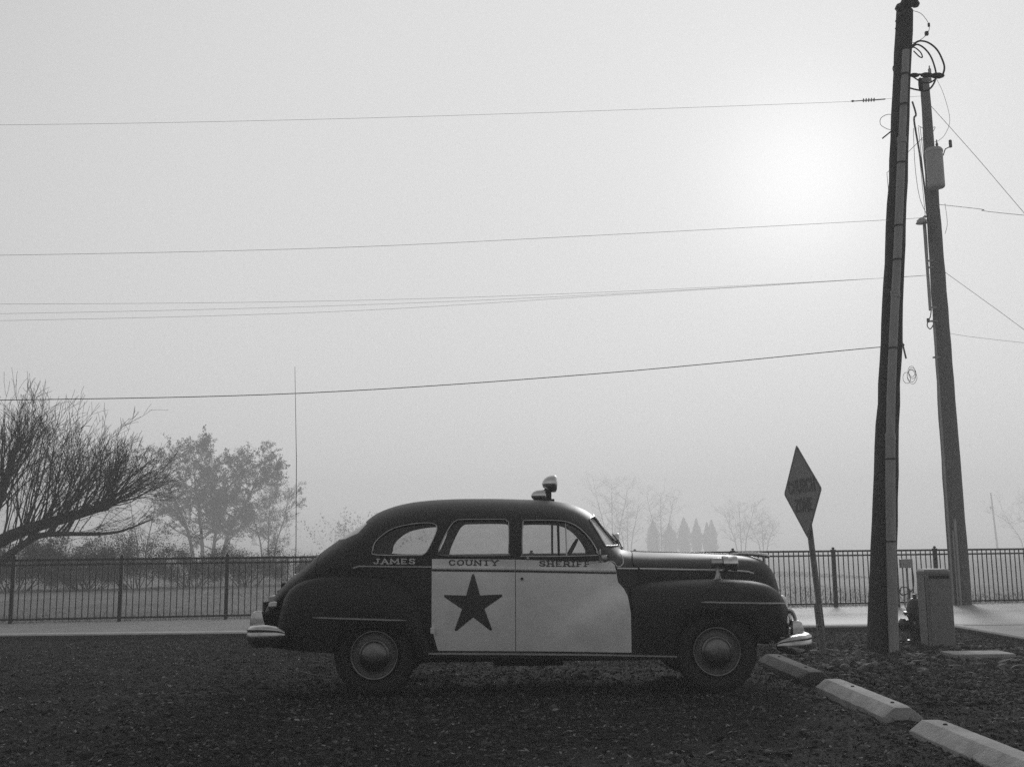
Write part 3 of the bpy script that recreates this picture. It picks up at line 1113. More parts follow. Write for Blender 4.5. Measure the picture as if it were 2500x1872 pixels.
# interior
for x0, h in ((-.05, 1.16), (-.98, 1.17)):
    st = MB().box(x0, x0 + .52, CY - .66, CY + .66, .45, .68, .05).build('seat', M_SEAT, car)
    MB().box(x0 - .13, x0 + .03, CY - .66, CY + .66, .60, h, .05).build('seat_back', M_SEAT, st)
MB().box(.62, .80, CY - .66, CY + .66, 1.00, 1.215, .04).build('dashboard', M_DARK, car)
MB().box(-1.8, 1.05, CY - .76, CY + .76, .40, .44).build('floor_pan', M_DARK, car)
b = MB()
sw = Vector((.50, CY - .34, 1.20))
nrm = Vector((-.86, 0, .5)).normalized()
u_ = Vector((0, 1, 0))
w_ = nrm.cross(u_)
ring = [sw + (u_ * math.cos(a) + w_ * math.sin(a)) * .20 for a in np.linspace(0, 2 * math.pi, 33)]
b.tube(ring, .012, 6, cap=False)
for a in (0.4, 2.75, 4.71):
    b.tube([sw, sw + (u_ * math.cos(a) + w_ * math.sin(a)) * .20], .010, 5)
b.tube([sw + nrm * .02, sw - nrm * .55], .022, 8)
b.build('steering_wheel', M_DARK, car)

# windscreen frame and wipers
zc_ = [(.773, 1.603), (.89, 1.459), (1.009, 1.312)]
MB().tube([(x + .006, CY, z + .004) for x, z in zc_], .011, 6).build('windscreen_post', M_DARK, car)


def loft_pt(y, z, off=0.0):
    """x of the windscreen surface at a given y, z"""
    best = None
    for x in np.linspace(.55, 1.12, 120):
        zb, zt, wb, n = zb_f(x), zt_f(x), wb_f(x), n_f(x)
        q = 1 - (min(abs(y), wb) / wb) ** n
        zz = zb + (zt - zb) * max(q, 0) ** (1 / n)
        e = abs(zz - z)
        if best is None or e < best[0]:
            best = (e, x)
    return warp(best[1], y, z) + off


for s in (-1, 1):
    pts = [(loft_pt(y, z, .004), CY + s * y, z + .003) for y, z in catmull(SHIELD, 4)]
    MB().tube(pts + [pts[0]], .008, 5, cap=False).build('windscreen_trim', M_DCHROME, car, smooth=60)
    p0 = Vector((1.03, CY + s * .22, 1.30))
    b = MB().tube([p0, p0 + Vector((-.02, s * .06, .04)), p0 + Vector((-.10, s * .22, .12))], .006, 5)
    b.lathe([(.0, 0), (.018, 0), (.012, .03), (.0, .034)], (1.035, CY + s * .22, 1.275), 'Z', 10)
    b.build('wiper', M_DCHROME, car)

# rear window trim
# hood centre strip, mascot
pts = [(x, CY, zt_f(x) + .004) for x in np.linspace(1.14, 2.50, 40)]
MB().tube(pts, .008, 6).build('hood_spine', M_DCHROME, car, smooth=60)
b = MB()
prof = [(2.10, 1.214, .006, .010), (2.2, 1.222, .016, .014), (2.32, 1.218, .024, .018), (2.42, 1.208, .028, .024), (2.475, 1.197, .024, .022), (2.497, 1.193, .010, .010)]
rows = []
for x, z, hw, hh in prof:
    row = []
    for k in range(10):
        a = 2 * math.pi * k / 10
        row.append(len(b.v))
        b.v.append((x, CY + hw * math.cos(a), z + hh * math.sin(a)))
    rows.append(row)
for i in range(len(rows) - 1):
    for k in range(10):
        b.f.append((rows[i][k], rows[i][(k + 1) % 10], rows[i + 1][(k + 1) % 10], rows[i + 1][k]))
b.f.append(tuple(rows[0]))
b.f.append(tuple(reversed(rows[-1])))
b.tube([(2.44, CY, 1.195), (2.445, CY, 1.13)], .016, 8)
b.build('hood_mascot', M_CHROME, car, smooth=50)
MB().lathe([(.0, -.01), (.016, -.008), (.02, .01), (.016, .03), (.008, .045), (0, .05)], (2.16, CY + .30, 1.185), 'Z', 12).build('radiator_cap', M_DARK, car, smooth=50)

# nose: grille and headlamps
for k in range(7):
    z = .42 + k * .055
    hw = .50 - .01 * k
    pts = [(2.47 - .10 * (t / hw) ** 2, CY + t, z) for t in np.linspace(-hw, hw, 13)]
    MB().tube(pts, .016, 6).build('grille_bar', M_CHROME, car, smooth=50)
MB().box(2.1, 2.36, CY - .5, CY + .5, .40, .80, .03).build('radiator', M_DARK, car)
for s in (-1, 1):
    h = MB().lathe([(.105, -.05), (.108, .0), (.10, .012), (.09, .012)], (2.452, CY + s * .66, .74), 'X', 28, cap=False).build('headlight', M_CHROME, car, smooth=40)
    MB().lathe([(.092, .008), (.07, .02), (.04, .027), (.0, .03)], (2.452, CY + s * .66, .74), 'X', 28, cap=False).build('lens', M_LENS, h, smooth=60)
    # fog lamps on brackets
    for yy, xx, zz in ((.60, 2.47, .60), (.30, 2.575, .612)):
        fl = MB().lathe([(.0, -.052), (.03, -.048), (.06, -.03), (.076, -.004), (.078, .012), (.070, .022), (.0, .024)], (xx, CY + s * yy, zz), 'X', 24).build('fog_lamp', M_CHROME, car, smooth=45)
        MB().tube([(xx - .01, CY + s * yy, zz - .07), (xx - .02, CY + s * yy, .47)], .012, 6).build('bracket', M_DARK, fl)
    # guard tube
    pts = catmull([(2.40, .735), (2.48, .722), (2.56, .70), (2.605, .68), (2.63, .62), (2.635, .55)], 5, False)
    MB().tube([(x, CY + s * .34, z) for x, z in pts], .018, 8).build('guard_tube', M_DCHROME, car, smooth=60)


# bumpers: blade swept round the corner, thinning to a tip
def bumper(front, name):
    sx = 1 if front else -1
    xm = 2.635 if front else -2.375
    xend = 2.300 if front else -2.020
    path = []
    L = abs(xm - xend)
    for k in range(15):                         # tip to corner
        a = math.pi / 2 * k / 14
        path.append((xend + sx * L * math.sin(a) ** .9, -(.965 - .30 * (1 - math.cos(a)) ** 1.15)))
    for y in np.linspace(-.55, 0, 6):
        path.append((xm + sx * .02 * (1 - (y / .665) ** 2), y))
    path = path + [(x, -y) for x, y in reversed(path[:-1])]
    zc = .432 if front else .535
    zt_tip = .424 if front else .56
    n = len(path)
    rows = []
    b = MB()
    for i, (x, y) in enumerate(path):
        t = min(i, n - 1 - i) / 12.0
        g = .34 + .66 * math.sqrt(max(0, 1 - (1 - min(t * 1.8, 1)) ** 2))
        hh = .088 * g if front else .100 * g
        z0 = zt_tip + (zc - zt_tip) * min(t, 1)
        a, c = path[max(i - 1, 0)], path[min(i + 1, n - 1)]
        tx, ty = c[0] - a[0], c[1] - a[1]
        l = math.hypot(tx, ty) or 1
        nx_, ny_ = ty / l, -tx / l
        if nx_ * sx < 0 and abs(y) < .6:
            nx_, ny_ = -nx_, -ny_
        elif abs(y) >= .6 and ny_ * y < 0:
            nx_, ny_ = -nx_, -ny_
        row = []
        # face with a raised rib along the upper third, then a thin back
        for u, o_ in ((-1, -.034), (-.9, -.006), (-.6, .026), (-.25, .044), (.1, .046), (.32, .041), (.42, .037), (.52, .044), (.72, .044), (.90, .022), (1, -.020), (.8, -.036), (0, -.044), (-.8, -.044)):
            row.append(len(b.v))
            b.v.append((x + nx_ * o_ * g, CY + y + ny_ * o_ * g, z0 + hh * u))
        rows.append(row)
    m = len(rows[0])
    for i in range(n - 1):
        for k in range(m):
            b.f.append((rows[i][k], rows[i][(k + 1) % m], rows[i + 1][(k + 1) % m], rows[i + 1][k]))
    b.f.append(tuple(rows[0]))
    b.f.append(tuple(reversed(rows[-1])))
    bp = b.build(name, M_BUMPER, car, smooth=60)
    for s in (-1, 1):
        y = CY + s * (.42 if front else .52)
        g = MB()
        pr = [(-.125, .0, .045), (-.08, .035, .05), (0, .045, .052), (.09, .040, .050), (.155, .018, .046), (.175, -.01, .038)] if front else \
             [(-.07, .0, .045), (-.03, .035, .05), (.05, .045, .052), (.14, .044, .050), (.195, .034, .046), (.215, .0, .038)]
        rws = []
        for dz, o_, hw in pr:
            xf = xm + sx * (.012 + o_)
            xb = xm - sx * (.06 if front else (.10 if dz < .12 else .075 - .25 * (dz - .12)))
            z = zc + dz
            row = []
            for (xx, yy) in ((xb, -hw), (xf - sx * .012, -hw), (xf, -hw * .5), (xf + sx * .004, 0), (xf, hw * .5), (xf - sx * .012, hw), (xb, hw)):
                row.append(len(g.v))
                g.v.append((xx, y + yy, z))
            rws.append(row)
        for i in range(len(rws) - 1):
            for k in range(7):
                g.f.append((rws[i][k], rws[i][(k + 1) % 7], rws[i + 1][(k + 1) % 7], rws[i + 1][k]))
        g.f.append(tuple(rws[0]))
        g.f.append(tuple(reversed(rws[-1])))
        g.build('bumper_guard', M_BUMPER, bp, smooth=50)
        MB().box(min(xm - sx * .55, xm - sx * .02), max(xm - sx * .55, xm - sx * .02), y - .025, y + .025, zc - .03, zc + .02).build('bumper_iron', M_DARK, bp)
    return bp


bumper(True, 'front_bumper')
rb_ = bumper(False, 'rear_bumper')
MB().box(-2.47, -2.36, CY - .50, CY - .44, .452, .478, .004).build('exhaust_tip', M_CHROME, car)
# back end fittings
MB().box(-2.402, -2.358, CY - .16, CY + .16, .60, .815, .006).build('number_plate', M_DARK, car)
MB().box(-2.37, -2.30, CY - .10, CY + .10, .78, .87, .015).build('plate_lamp', M_DCHROME, car)
b = MB()
b.tube([(-2.30, CY, .90), (-2.275, CY, .915), (-2.20, CY, .938)], .012, 6)
b.box(-2.262, -2.205, CY - .05, CY + .05, .935, .99, .012)
b.build('trunk_handle', M_DARK, car)
b = MB()
b.lathe([(.0, -.02), (.028, -.016), (.03, .02), (.0, .03)], (-2.14, CY + .1, 1.045), 'Z', 14)
b.tube([(-2.165, CY + .1, 1.02), (-2.10, CY + .1, 1.07), (-2.03, CY + .1, 1.115)], .010, 6)
b.build('trunk_lamp', M_CHROME, car, smooth=50)
for s in (-1, 1):
    MB().lathe([(.0, -.05), (.03, -.045), (.042, .0), (.036, .03), (.0, .045)], (-2.19, CY + s * .66, .80), 'X', 16).build('tail_light', M_DCHROME, car, smooth=50)
# whip aerial
an = MB().tube([(-2.185, CY + .28, .98), (-2.188, CY + .28, 1.4), (-2.20, CY + .28, 2.2), (-2.235, CY + .28, 3.17)], [.0045, .004, .0035, .002], 5).build('aerial', M_CABLE, car)
MB().lathe([(.0, -.06), (.022, -.05), (.022, .03), (.012, .05), (.0, .05)], (-2.185, CY + .28, .97), 'Z', 12).build('aerial_base', M_DARK, an)

# roof lamps
b = MB().lathe([(.0, -.120), (.030, -.112), (.055, -.092), (.075, -.060), (.084, -.025), (.086, .0), (.082, .014), (.06, .026), (.0, .034)], (.405, CY - .02, 1.922), 'X', 28)
ul = b.build('roof_lamp', M_CHROME, car, smooth=50)
b = MB().lathe([(.0, -.125), (.022, -.118), (.040, -.10), (.054, -.066), (.060, -.02), (.060, .015), (.04, .03), (.0, .034)], (.300, CY - .02, 1.806), 'X', 28)
b.build('roof_lamp', M_CHROME, car, smooth=50)
b = MB()
b.box(.30, .376, CY - .045, CY + .02, 1.76, 1.868, .01)
b.box(.26, .402, CY - .10, CY + .10, 1.742, 1.770, .006)
b.build('lamp_mount', M_DARK, car)
# spot lamp on the far pillar
b = MB().lathe([(.0, -.09), (.03, -.082), (.055, -.06), (.072, -.02), (.075, .0), (.068, .014), (.0, .022)], (1.09, CY + .80, 1.375), 'X', 24)
sp = b.build('spot_lamp', M_CHROME, car, smooth=50)
MB().tube([(1.05, CY + .80, 1.31), (.96, CY + .79, 1.20)], .014, 6).build('stalk', M_DCHROME, sp)

# siren on the near front fender
SY = CY - .655
b = MB().lathe([(.0, .0), (.043, .0), (.045, .008), (.045, .10), (.0, .10)], (1.805, SY, 1.145), 'X', 24)
si = b.build('siren', M_DCHROME, car, smooth=40)
b = MB().lathe([(.0, .0), (.066, .002), (.070, .012), (.070, .05), (.058, .055), (.060, .075), (.069, .10), (.070, .128), (.062, .134), (.0, .134)], (1.908, SY, 1.138), 'X', 28)
b.build('siren_drum', M_CHROME, si, smooth=40)
b = MB().lathe([(.055, -.02), (.052, .0), (.03, .012), (.022, .05), (.016, .10), (.018, .115), (.0, .115)], (1.862, SY, .993), 'Z', 20)
b.build('siren_pedestal', M_DCHROME, si, smooth=50)


# ------------------------------------------------------------------ iron fence along the road
fence = empty('iron_fence', (-9.2, fence_y(-9.2), .05), 'long black iron picket fence running along the far side of the road', 'fence')
post_x = [-14.85, -12.97, -11.09, -9.20, -7.33, -5.44, -3.55, -1.66, .35, 2.45, 4.50, 6.67, 8.94, 11.2, 13.5]
H0 = .055
pk = MB().box(-.0085, .0085, -.0085, .0085, 0, 1.09).mesh('picket')
pk.materials.append(M_FENCE)
pb = MB().box(-.034, .034, -.034, .034, -.05, 1.165).prism([(-.04, -.04), (.04, -.04), (.04, .04), (-.04, .04)], 'Z', 1.165, 1.18)
pb.lathe([(.018, 1.18), (.03, 1.195), (.03, 1.212), (.016, 1.228), (.0, 1.230)], (0, 0, 0), 'Z', 10)
pm = pb.mesh('post')
pm.materials.append(M_FENCE)
F0 = Vector((-9.2, fence_y(-9.2), .05))


def fpt(x, z):
    return Vector((x, fence_y(x), z))


for i, px in enumerate(post_x):
    o = bpy.data.objects.new('post', pm)
    col.objects.link(o)
    o.parent = fence
    o.location = fpt(px, H0) - F0
    o.rotation_euler.z = math.atan(.171)
    if i + 1 < len(post_x):
        nxp = post_x[i + 1]
        for z, hz in ((1.145, .02), (1.055, .017), (.075, .018)):
            a, c = fpt(px + .03, H0 + z), fpt(nxp - .03, H0 + z)
            b = MB()
            d = (c - a).normalized()
            q = Vector((-d.y, d.x, 0)) * .016
            vv = []
            for p in (a, c):
                vv += [p - q + Vector((0, 0, -hz)), p + q + Vector((0, 0, -hz)), p + q + Vector((0, 0, hz)), p - q + Vector((0, 0, hz))]
            b.add(vv, [(0, 1, 2, 3), (7, 6, 5, 4), (0, 4, 5, 1), (1, 5, 6, 2), (2, 6, 7, 3), (3, 7, 4, 0)])
            b.build('rail', M_FENCE, fence)
        n = max(2, round((nxp - px) / .109))
        for k in range(1, n):
            x = px + (nxp - px) * k / n
            o = bpy.data.objects.new('picket', pk)
            col.objects.link(o)
            o.parent = fence
            o.location = fpt(x, H0 + .05) - F0
            o.rotation_euler = (random.uniform(-.004, .004), random.uniform(-.004, .004), math.atan(.171))


# ------------------------------------------------------------------ utility poles
def wobble_pole(pts, rad, n=18, amp=.012):
    b = MB()
    P, Rr = [], []
    for i in range(len(pts) - 1):
        for k in range(10):
            t = k / 10
            p = Vector(pts[i]).lerp(Vector(pts[i + 1]), t)
            P.append(p + Vector((random.uniform(-amp, amp), random.uniform(-amp, amp), 0)) * .5)
            Rr.append(rad[i] * (1 - t) + rad[i + 1] * t + random.uniform(-amp, amp) * .3)
    P.append(Vector(pts[-1]))
    Rr.append(rad[-1])
    return b.tube(P, Rr, n)


pole = empty('utility_pole', (4.46, 13.6, 0), 'dark leaning wooden pole with pale conduit strapped to it, beside the diamond sign', 'utility pole')


def ax1(z):
    return 4.465 + (5.325 - 4.465) * z / 8.34


wobble_pole([(ax1(0) - .01, 13.6, -.3), (ax1(2.8) - .01, 13.6, 2.8), (ax1(5.4), 13.6, 5.4), (ax1(8.38), 13.6, 8.38)], [.178, .138, .122, .108]).build('shaft', M_WOOD, pole, smooth=50)
cx_ = pchip([(-.1, 4.565), (1.35, 4.625), (2.75, 4.715), (5.29, 4.990), (6.64, 5.135), (7.76, 5.262)])
cond = MB()
cond.tube([(cx_(z), 13.385 + .012 * z, z) for z in (-.1, .7, 1.4, 2.0, 2.6)], .060, 14)
c1 = cond.build('conduit', M_CONDUIT, pole, smooth=50)
MB().tube([(cx_(z), 13.385 + .012 * z, z) for z in (2.58, 3.1, 3.8, 4.45)], .054, 14).build('conduit', M_CONDUIT, pole, smooth=50)
MB().tube([(cx_(z), 13.385 + .012 * z, z) for z in (4.42, 5.0, 5.8, 6.5)], .052, 14).build('conduit', M_CONDUIT, pole, smooth=50)
MB().tube([(cx_(z), 13.385 + .012 * z, z) for z in (6.48, 7.2, 7.76)], .047, 14).build('conduit', M_CONDUIT, pole, smooth=50)
for z in (.62, 1.34, 2.35, 2.62, 3.75, 4.44, 4.9, 5.35, 6.2, 6.5, 7.0, 7.42):
    pts = []
    for k in range(17):
        a = 2 * math.pi * k / 16
        xm = (cx_(z) + ax1(z)) / 2
        pts.append((xm + .17 * math.cos(a) * (1 if z < 4 else .85), 13.50 + .012 * z * .5 + .185 * math.sin(a) * (1 if z < 4 else .9), z + .004 * math.cos(a)))
    if z in (.62, 2.62, 4.44, 6.5):
        MB().tube([(cx_(z), 13.385 + .012 * z, z - .03), (cx_(z), 13.385 + .012 * z, z + .05)], .064 if z < 3 else .060, 14).build('coupling', M_CONDUIT, pole, smooth=50)
    else:
        MB().tube([(cx_(z) + .062 * math.cos(a), 13.385 + .012 * z + .062 * math.sin(a), z) for a in np.linspace(0, 6.283, 17)], .009, 5, cap=False).build('strap', M_CABLE, pole)
# lumpy top: bracket, cut-out and cable ends
b = MB()
for (x, z, r) in ((5.26, 8.40, .085), (5.33, 8.44, .10), (5.41, 8.50, .075), (5.46, 8.53, .055), (5.44, 8.42, .06), (5.24, 8.28, .05), (5.20, 8.20, .035), (5.205, 8.12, .028)):
    b.lathe([(0, -r * .8), (r * .7, -r * .55), (r, 0), (r * .75, r * .55), (.0, r * .8)], (x + random.uniform(-.01, .01), 13.55 + random.uniform(-.06, .06), z), 'Z', 9)
b.build('pole_top_bracket', M_CABLE, pole, smooth=30)


def pole_cable(pts, r, parent, m=M_CABLE, y=13.5, n=6, name='cable'):
    P = catmull([(p[0], p[2] if len(p) > 2 else y, p[1]) for p in pts], 6, False)
    return MB().tube(P, r, n).build(name, m, parent, smooth=60)


pole_cable([(5.33, 7.80), (5.40, 7.87), (5.47, 7.90), (5.58, 7.87), (5.69, 7.76), (5.76, 7.56), (5.74, 7.44), (5.69, 7.39), (5.60, 7.42), (5.50, 7.43), (5.33, 7.43)], .013, pole)
pole_cable([(5.33, 7.79), (5.42, 7.85), (5.52, 7.79), (5.60, 7.66), (5.645, 7.45), (5.62, 7.33), (5.56, 7.24), (5.48, 7.20), (5.36, 7.22), (5.29, 7.24)], .012, pole)
pole_cable([(5.31, 7.78), (5.38, 7.81), (5.46, 7.74), (5.48, 7.67), (5.44, 7.68), (5.37, 7.76)], .009, pole)
pole_cable([(5.30, 7.43), (5.42, 7.34), (5.54, 7.31), (5.63, 7.36)], .010, pole)
for (x, z, r, h) in ((5.52, 7.42, .035, .09), (5.66, 7.41, .04, .10), (5.36, 7.42, .03, .07)):
    MB().lathe([(.0, -h), (r * .6, -h * .8), (r, -h * .3), (r, h * .3), (r * .6, h * .8), (0, h)], (x, 13.5, z), 'X', 10).build('insulator', M_CABLE, pole, smooth=50)
MB().lathe([(.0, -.10), (.025, -.08), (.03, 0), (.025, .08), (0, .1)], (5.43, 13.5, 7.29), 'Z', 10).build('insulator', M_CABLE, pole, smooth=50)
pole_cable([(5.40, 8.33), (5.50, 8.29), (5.57, 8.20), (5.60, 8.12), (5.59, 8.04), (5.52, 7.95), (5.40, 7.88), (5.33, 7.89)], .004, pole, M_WIRE)
MB().box(5.585, 5.61, 13.49, 13.51, 8.10, 8.15).build('splice', M_CABLE, pole)
MB().box(5.54, 5.58, 13.48, 13.52, 7.98, 8.03).build('splice', M_CABLE, pole)
pole_cable([(5.16, 7.55), (5.10, 7.56), (5.08, 7.50), (5.12, 7.42), (5.17, 7.38)], .006, pole)
pole_cable([(5.08, 6.85), (4.98, 6.88), (4.88, 6.83), (4.87, 6.74), (4.95, 6.68), (5.02, 6.66), (5.05, 6.60), (5.08, 6.35)], .004, pole, M_WIRE)
pole_cable([(4.88, 6.55), (4.98, 6.63), (5.04, 6.68), (5.10, 6.70)], .009, pole)
# drop cables between conduit top and lower gear
for dx in (0, .03, .055):
    pole_cable([(5.33 + dx, 6.7), (5.36 + dx, 5.9), (5.37 + dx * 1.5, 5.2), (5.36 + dx, 4.75)], .0035, pole, M_WIRE)
pole_cable([(5.36, 6.72), (5.48, 6.66), (5.58, 6.70), (5.52, 6.60), (5.40, 6.52)], .004, pole, M_WIRE)

# second pole beyond the road
pole2 = empty('utility_pole', (9.40, 23.2, .06), 'grey wooden pole with a transformer drum, standing by the iron fence', 'utility pole')
wobble_pole([(9.40, 23.2, -.3), (9.40, 23.2, 4.0), (9.41, 23.2, 8.0), (9.43, 23.2, 11.75)], [.215, .185, .150, .095]).build('shaft', M_WOOD2, pole2, smooth=50)
b = MB().lathe([(.0, 0), (.16, 0), (.178, .02), (.18, .06), (.18, .80), (.19, .81), (.19, .85), (.16, .90), (.0, .91)], (9.385, 22.86, 9.06), 'Z', 24)
tr = b.build('transformer', M_TRANS, pole2, smooth=40)
MB().lathe([(.0, 0), (.035, 0), (.02, .04), (.04, .05), (.02, .09), (.035, .10), (.015, .15), (.01, .22), (.0, .22)], (9.46, 22.86, 9.95), 'Z', 12).build('bushing', M_CABLE, tr, smooth=40)
MB().box(9.30, 9.50, 22.98, 23.10, 9.25, 9.32).build('hanger', M_GALV, tr)
MB().box(9.30, 9.50, 22.98, 23.10, 9.65, 9.72).build('hanger', M_GALV, tr)
b = MB().tube([(9.58, 22.86, 9.80), (9.64, 22.86, 9.95), (9.74, 22.86, 10.0)], .012, 6)
b.lathe([(.0, 0), (.035, .01), (.035, .16), (.02, .18), (.0, .18)], (9.76, 22.86, 9.98), 'Z', 10)
b.build('arrester', M_CABLE, tr)
b = MB().lathe([(.0, 0), (.03, 0), (.03, .06), (.015, .08), (.035, .10), (.035, .28), (.015, .30), (.015, .36), (.0, .36)], (9.56, 23.2, 11.70), 'Z', 12)
b.tube([(9.42, 23.2, 11.68), (9.58, 23.2, 11.70)], .02, 6)
b.build('pole_top_pin', M_TRANS, pole2, smooth=40)
# service conduits on its left flank
MB().tube([(9.13, 23.05, 6.35), (9.13, 23.05, 8.35)], .035, 8).build('conduit', M_CONDUIT, pole2, smooth=50)
MB().tube([(9.17, 23.02, .05), (9.175, 23.02, 3.0), (9.18, 23.02, 6.05)], .024, 8).build('conduit', M_CONDUIT, pole2, smooth=50)
MB().tube([(9.30, 22.98, .05), (9.30, 22.98, 1.85)], .030, 8).build('conduit', M_CONDUIT, pole2, smooth=50)
MB().tube([(9.24, 22.97, .05), (9.24, 22.97, 1.6)], .018, 8).build('conduit', M_GALV, pole2, smooth=50)
for z in (6.4, 7.3, 7.45, 5.3, 6.1):
    MB().box(9.12, 9.27, 23.03, 23.09, z, z + .03).build('standoff', M_GALV, pole2)
b = MB().lathe([(.0, .10), (.05, .09), (.11, .03), (.13, -.03), (.0, -.03)], (9.06, 23.0, 8.33), 'Z', 14)
b.tube([(9.06, 23.0, 8.40), (9.16, 23.05, 8.48), (9.26, 23.1, 8.46)], .02, 6)
b.build('yard_lamp', M_TRANS, pole2, smooth=50)
pole_cable([(9.13, 6.35), (9.10, 6.2), (9.05, 6.12), (9.02, 6.0), (9.08, 5.93), (9.15, 6.02), (9.17, 6.1)], .012, pole2, y=23.0)
MB().lathe([(0, -.05), (.035, -.04), (.035, .04), (0, .05)], (9.05, 23.0, 6.12), 'Z', 8).build('splice', M_CABLE, pole2)
pole_cable([(9.02, 11.1), (9.08, 10.8), (9.03, 10.65), (9.10, 9.9), (9.15, 9.2), (9.17, 8.6), (9.18, 8.0), (9.21, 7.85), (9.24, 8.0), (9.25, 8.4)], .022, pole2, y=22.95)
pole_cable([(9.6, 11.7), (9.75, 11.3), (9.85, 10.7), (9.72, 10.35), (9.56, 10.2), (9.47, 10.17)], .005, pole2, M_WIRE, y=23.0)
pole_cable([(9.02, 10.5), (9.0, 9.6), (9.05, 8.9), (9.18, 8.5)], .006, pole2, M_WIRE, y=23.0)
pole_cable([(9.6, 8.75), (9.62, 8.3), (9.55, 8.05)], .005, pole2, M_WIRE, y=23.0)


# ------------------------------------------------------------------ overhead lines
def line(name, pts, r, label, ext_left=True, y0=22.3, m=M_WIRE, fit=None):
    """a hanging line; pts are (x, z) with the plane of the poles"""
    P = [(x, y0 + (23.2 - y0) * (x + 11) / 20.4 if x < 9.4 else 23.2, z) for x, z in pts]
    if ext_left:
        (x1, y1, z1), (x2, y2, z2) = P[0], P[1]
        sl = (z2 - z1) / (x2 - x1)
        ext = []
        for k in (4, 3, 2, 1):
            dx = -7.0 * k
            ext.append((x1 + dx, y1 + (y2 - y1) / (x2 - x1) * dx, z1 + sl * dx + .0022 * dx * dx))
        P = ext + P
    P = catmull(P, 8, False)
    o = MB().tube(P, r, 5).build(name, m, None, loc=P[len(P) // 2], smooth=60)
    return tag(o, label, 'power line')


line('power_line', [(-11.14, 10.51), (-5.07, 10.66), (1.02, 10.89), (7.63, 11.19), (8.6, 11.27), (9.36, 11.34)], .0034, 'topmost thin overhead wire with a string insulator near the pole')
b = MB()
for k in range(5):
    b.lathe([(.008, -.015), (.045, -.01), (.045, .0), (.008, .012)], (8.0 + k * .06, 23.14, 11.225 + k * .003), 'X', 10)
b.tube([(7.72, 23.13, 11.20), (8.5, 23.16, 11.26)], .012, 5)
b.lathe([(.0, -.05), (.03, 0), (.0, .05)], (7.75, 23.13, 11.205), 'X', 8)
tag(b.build('string_insulator', M_GALV, None, loc=(8.1, 23.14, 11.2)), 'ribbed string insulator at the pole end of the topmost wire', 'insulator')
line('power_line', [(-10.96, 7.60), (-4.01, 7.77), (1.97, 8.07), (8.32, 8.43), (9.3, 8.50)], .0042, 'second overhead wire below the topmost one')
g = 'telephone wires converging at the pole'
for z0, zm, zz, wh in ((6.54, 6.60, 6.79, 'uppermost'), (6.33, 6.49, 6.74, 'middle'), (6.18, 6.36, 6.71, 'lowest')):
    o = line('telephone_wire', [(-10.88, z0), (-3.98, zm), (1.94, zz), (8.04, 7.10), (9.24, 7.18)], .0030, wh + ' of three close telephone wires that converge towards the pole')
    o['group'] = g
    o['category'] = 'telephone wire'
line('telephone_cable', [(-10.77, 4.49), (-4.44, 4.61), (1.9, 5.01), (7.59, 5.53), (8.5, 5.60)], .0095, 'lowest and thickest overhead cable, ending at a hanging coil', m=M_CABLE)['category'] = 'telephone cable'
# coil of spare wire at the cable end, hung on a drop from the second pole
b = MB()
for k in range(5):
    cxk, czk, rk = 8.55 + random.uniform(-.05, .12), 5.15 - random.uniform(.0, .28), random.uniform(.08, .15)
    b.tube([(cxk + rk * math.cos(a) * .8, 23.1 + random.uniform(-.01, .01), czk + rk * math.sin(a) * 1.2) for a in np.linspace(0, 6.283, 20)], .005, 4, cap=False)
b.tube([(8.5, 23.1, 5.60), (8.55, 23.1, 5.3)], .02, 5)
b.lathe([(.0, -.08), (.04, -.05), (.04, .05), (.0, .08)], (8.46, 23.1, 5.60), 'X', 8)
b.tube([(8.5, 23.1, 5.60), (8.45, 23.1, 7.2), (8.40, 23.1, 9.5), (9.35, 23.12, 10.4)], .006, 4)
tag(b.build('wire_coil', M_CABLE, None, loc=(8.55, 23.1, 5.1)), 'loose hanging coil of thin spare wire between the two poles', 'wire coil')
line('guy_wire', [(9.47, 11.18), (10.47, 9.88), (11.43, 8.57), (14.5, 4.4)], .006, 'steep guy wire running down from the top of the grey pole', False)['category'] = 'guy wire'
MB()
line('power_line', [(9.46, 8.80), (10.48, 8.67), (11.42, 8.52), (20, 7.6)], .006, 'service wire leaving the grey pole just under its transformer', False)
line('guy_wire', [(9.46, 7.33), (10.33, 6.64), (11.21, 5.93), (15.5, 2.4)], .005, 'shallower guy wire leaving the middle of the grey pole', False)['category'] = 'guy wire'
line('telephone_wire', [(9.56, 5.87), (11.18, 5.64), (20, 4.6)], .0035, 'thin wire leaving the grey pole at its lowest attachment', False)['category'] = 'telephone wire'

# ------------------------------------------------------------------ CHURCH ZONE sign
sign = empty('road_sign', (3.65, 13.2, 0), 'leaning diamond shaped road sign on a steel channel post', 'road sign')
su = Vector((-.072, 0, .997)).normalized()
th = math.radians(82)
st_ = Vector((math.cos(th), -math.sin(th), 0))
st_ = (st_ - su * st_.dot(su)).normalized()
sn = st_.cross(su).normalized()
if sn.y > 0:
    sn = -sn
c0 = Vector((3.655, 13.2, 0)) + su * 1.955
HD = .575
rim = []
for k in range(4):
    a = math.pi / 2 * k
    d1 = (math.cos(a), math.sin(a))
    t_ = (-math.sin(a), math.cos(a))
    for q in (-1, -.4, .4, 1):
        rr = HD - .028 + .014 * (1 - q * q)
        rim.append((d1[0] * rr + t_[0] * q * .026, d1[1] * rr + t_[1] * q * .026))


def sp3(p, o_):
    return c0 + st_ * p[0] + su * p[1] + sn * o_


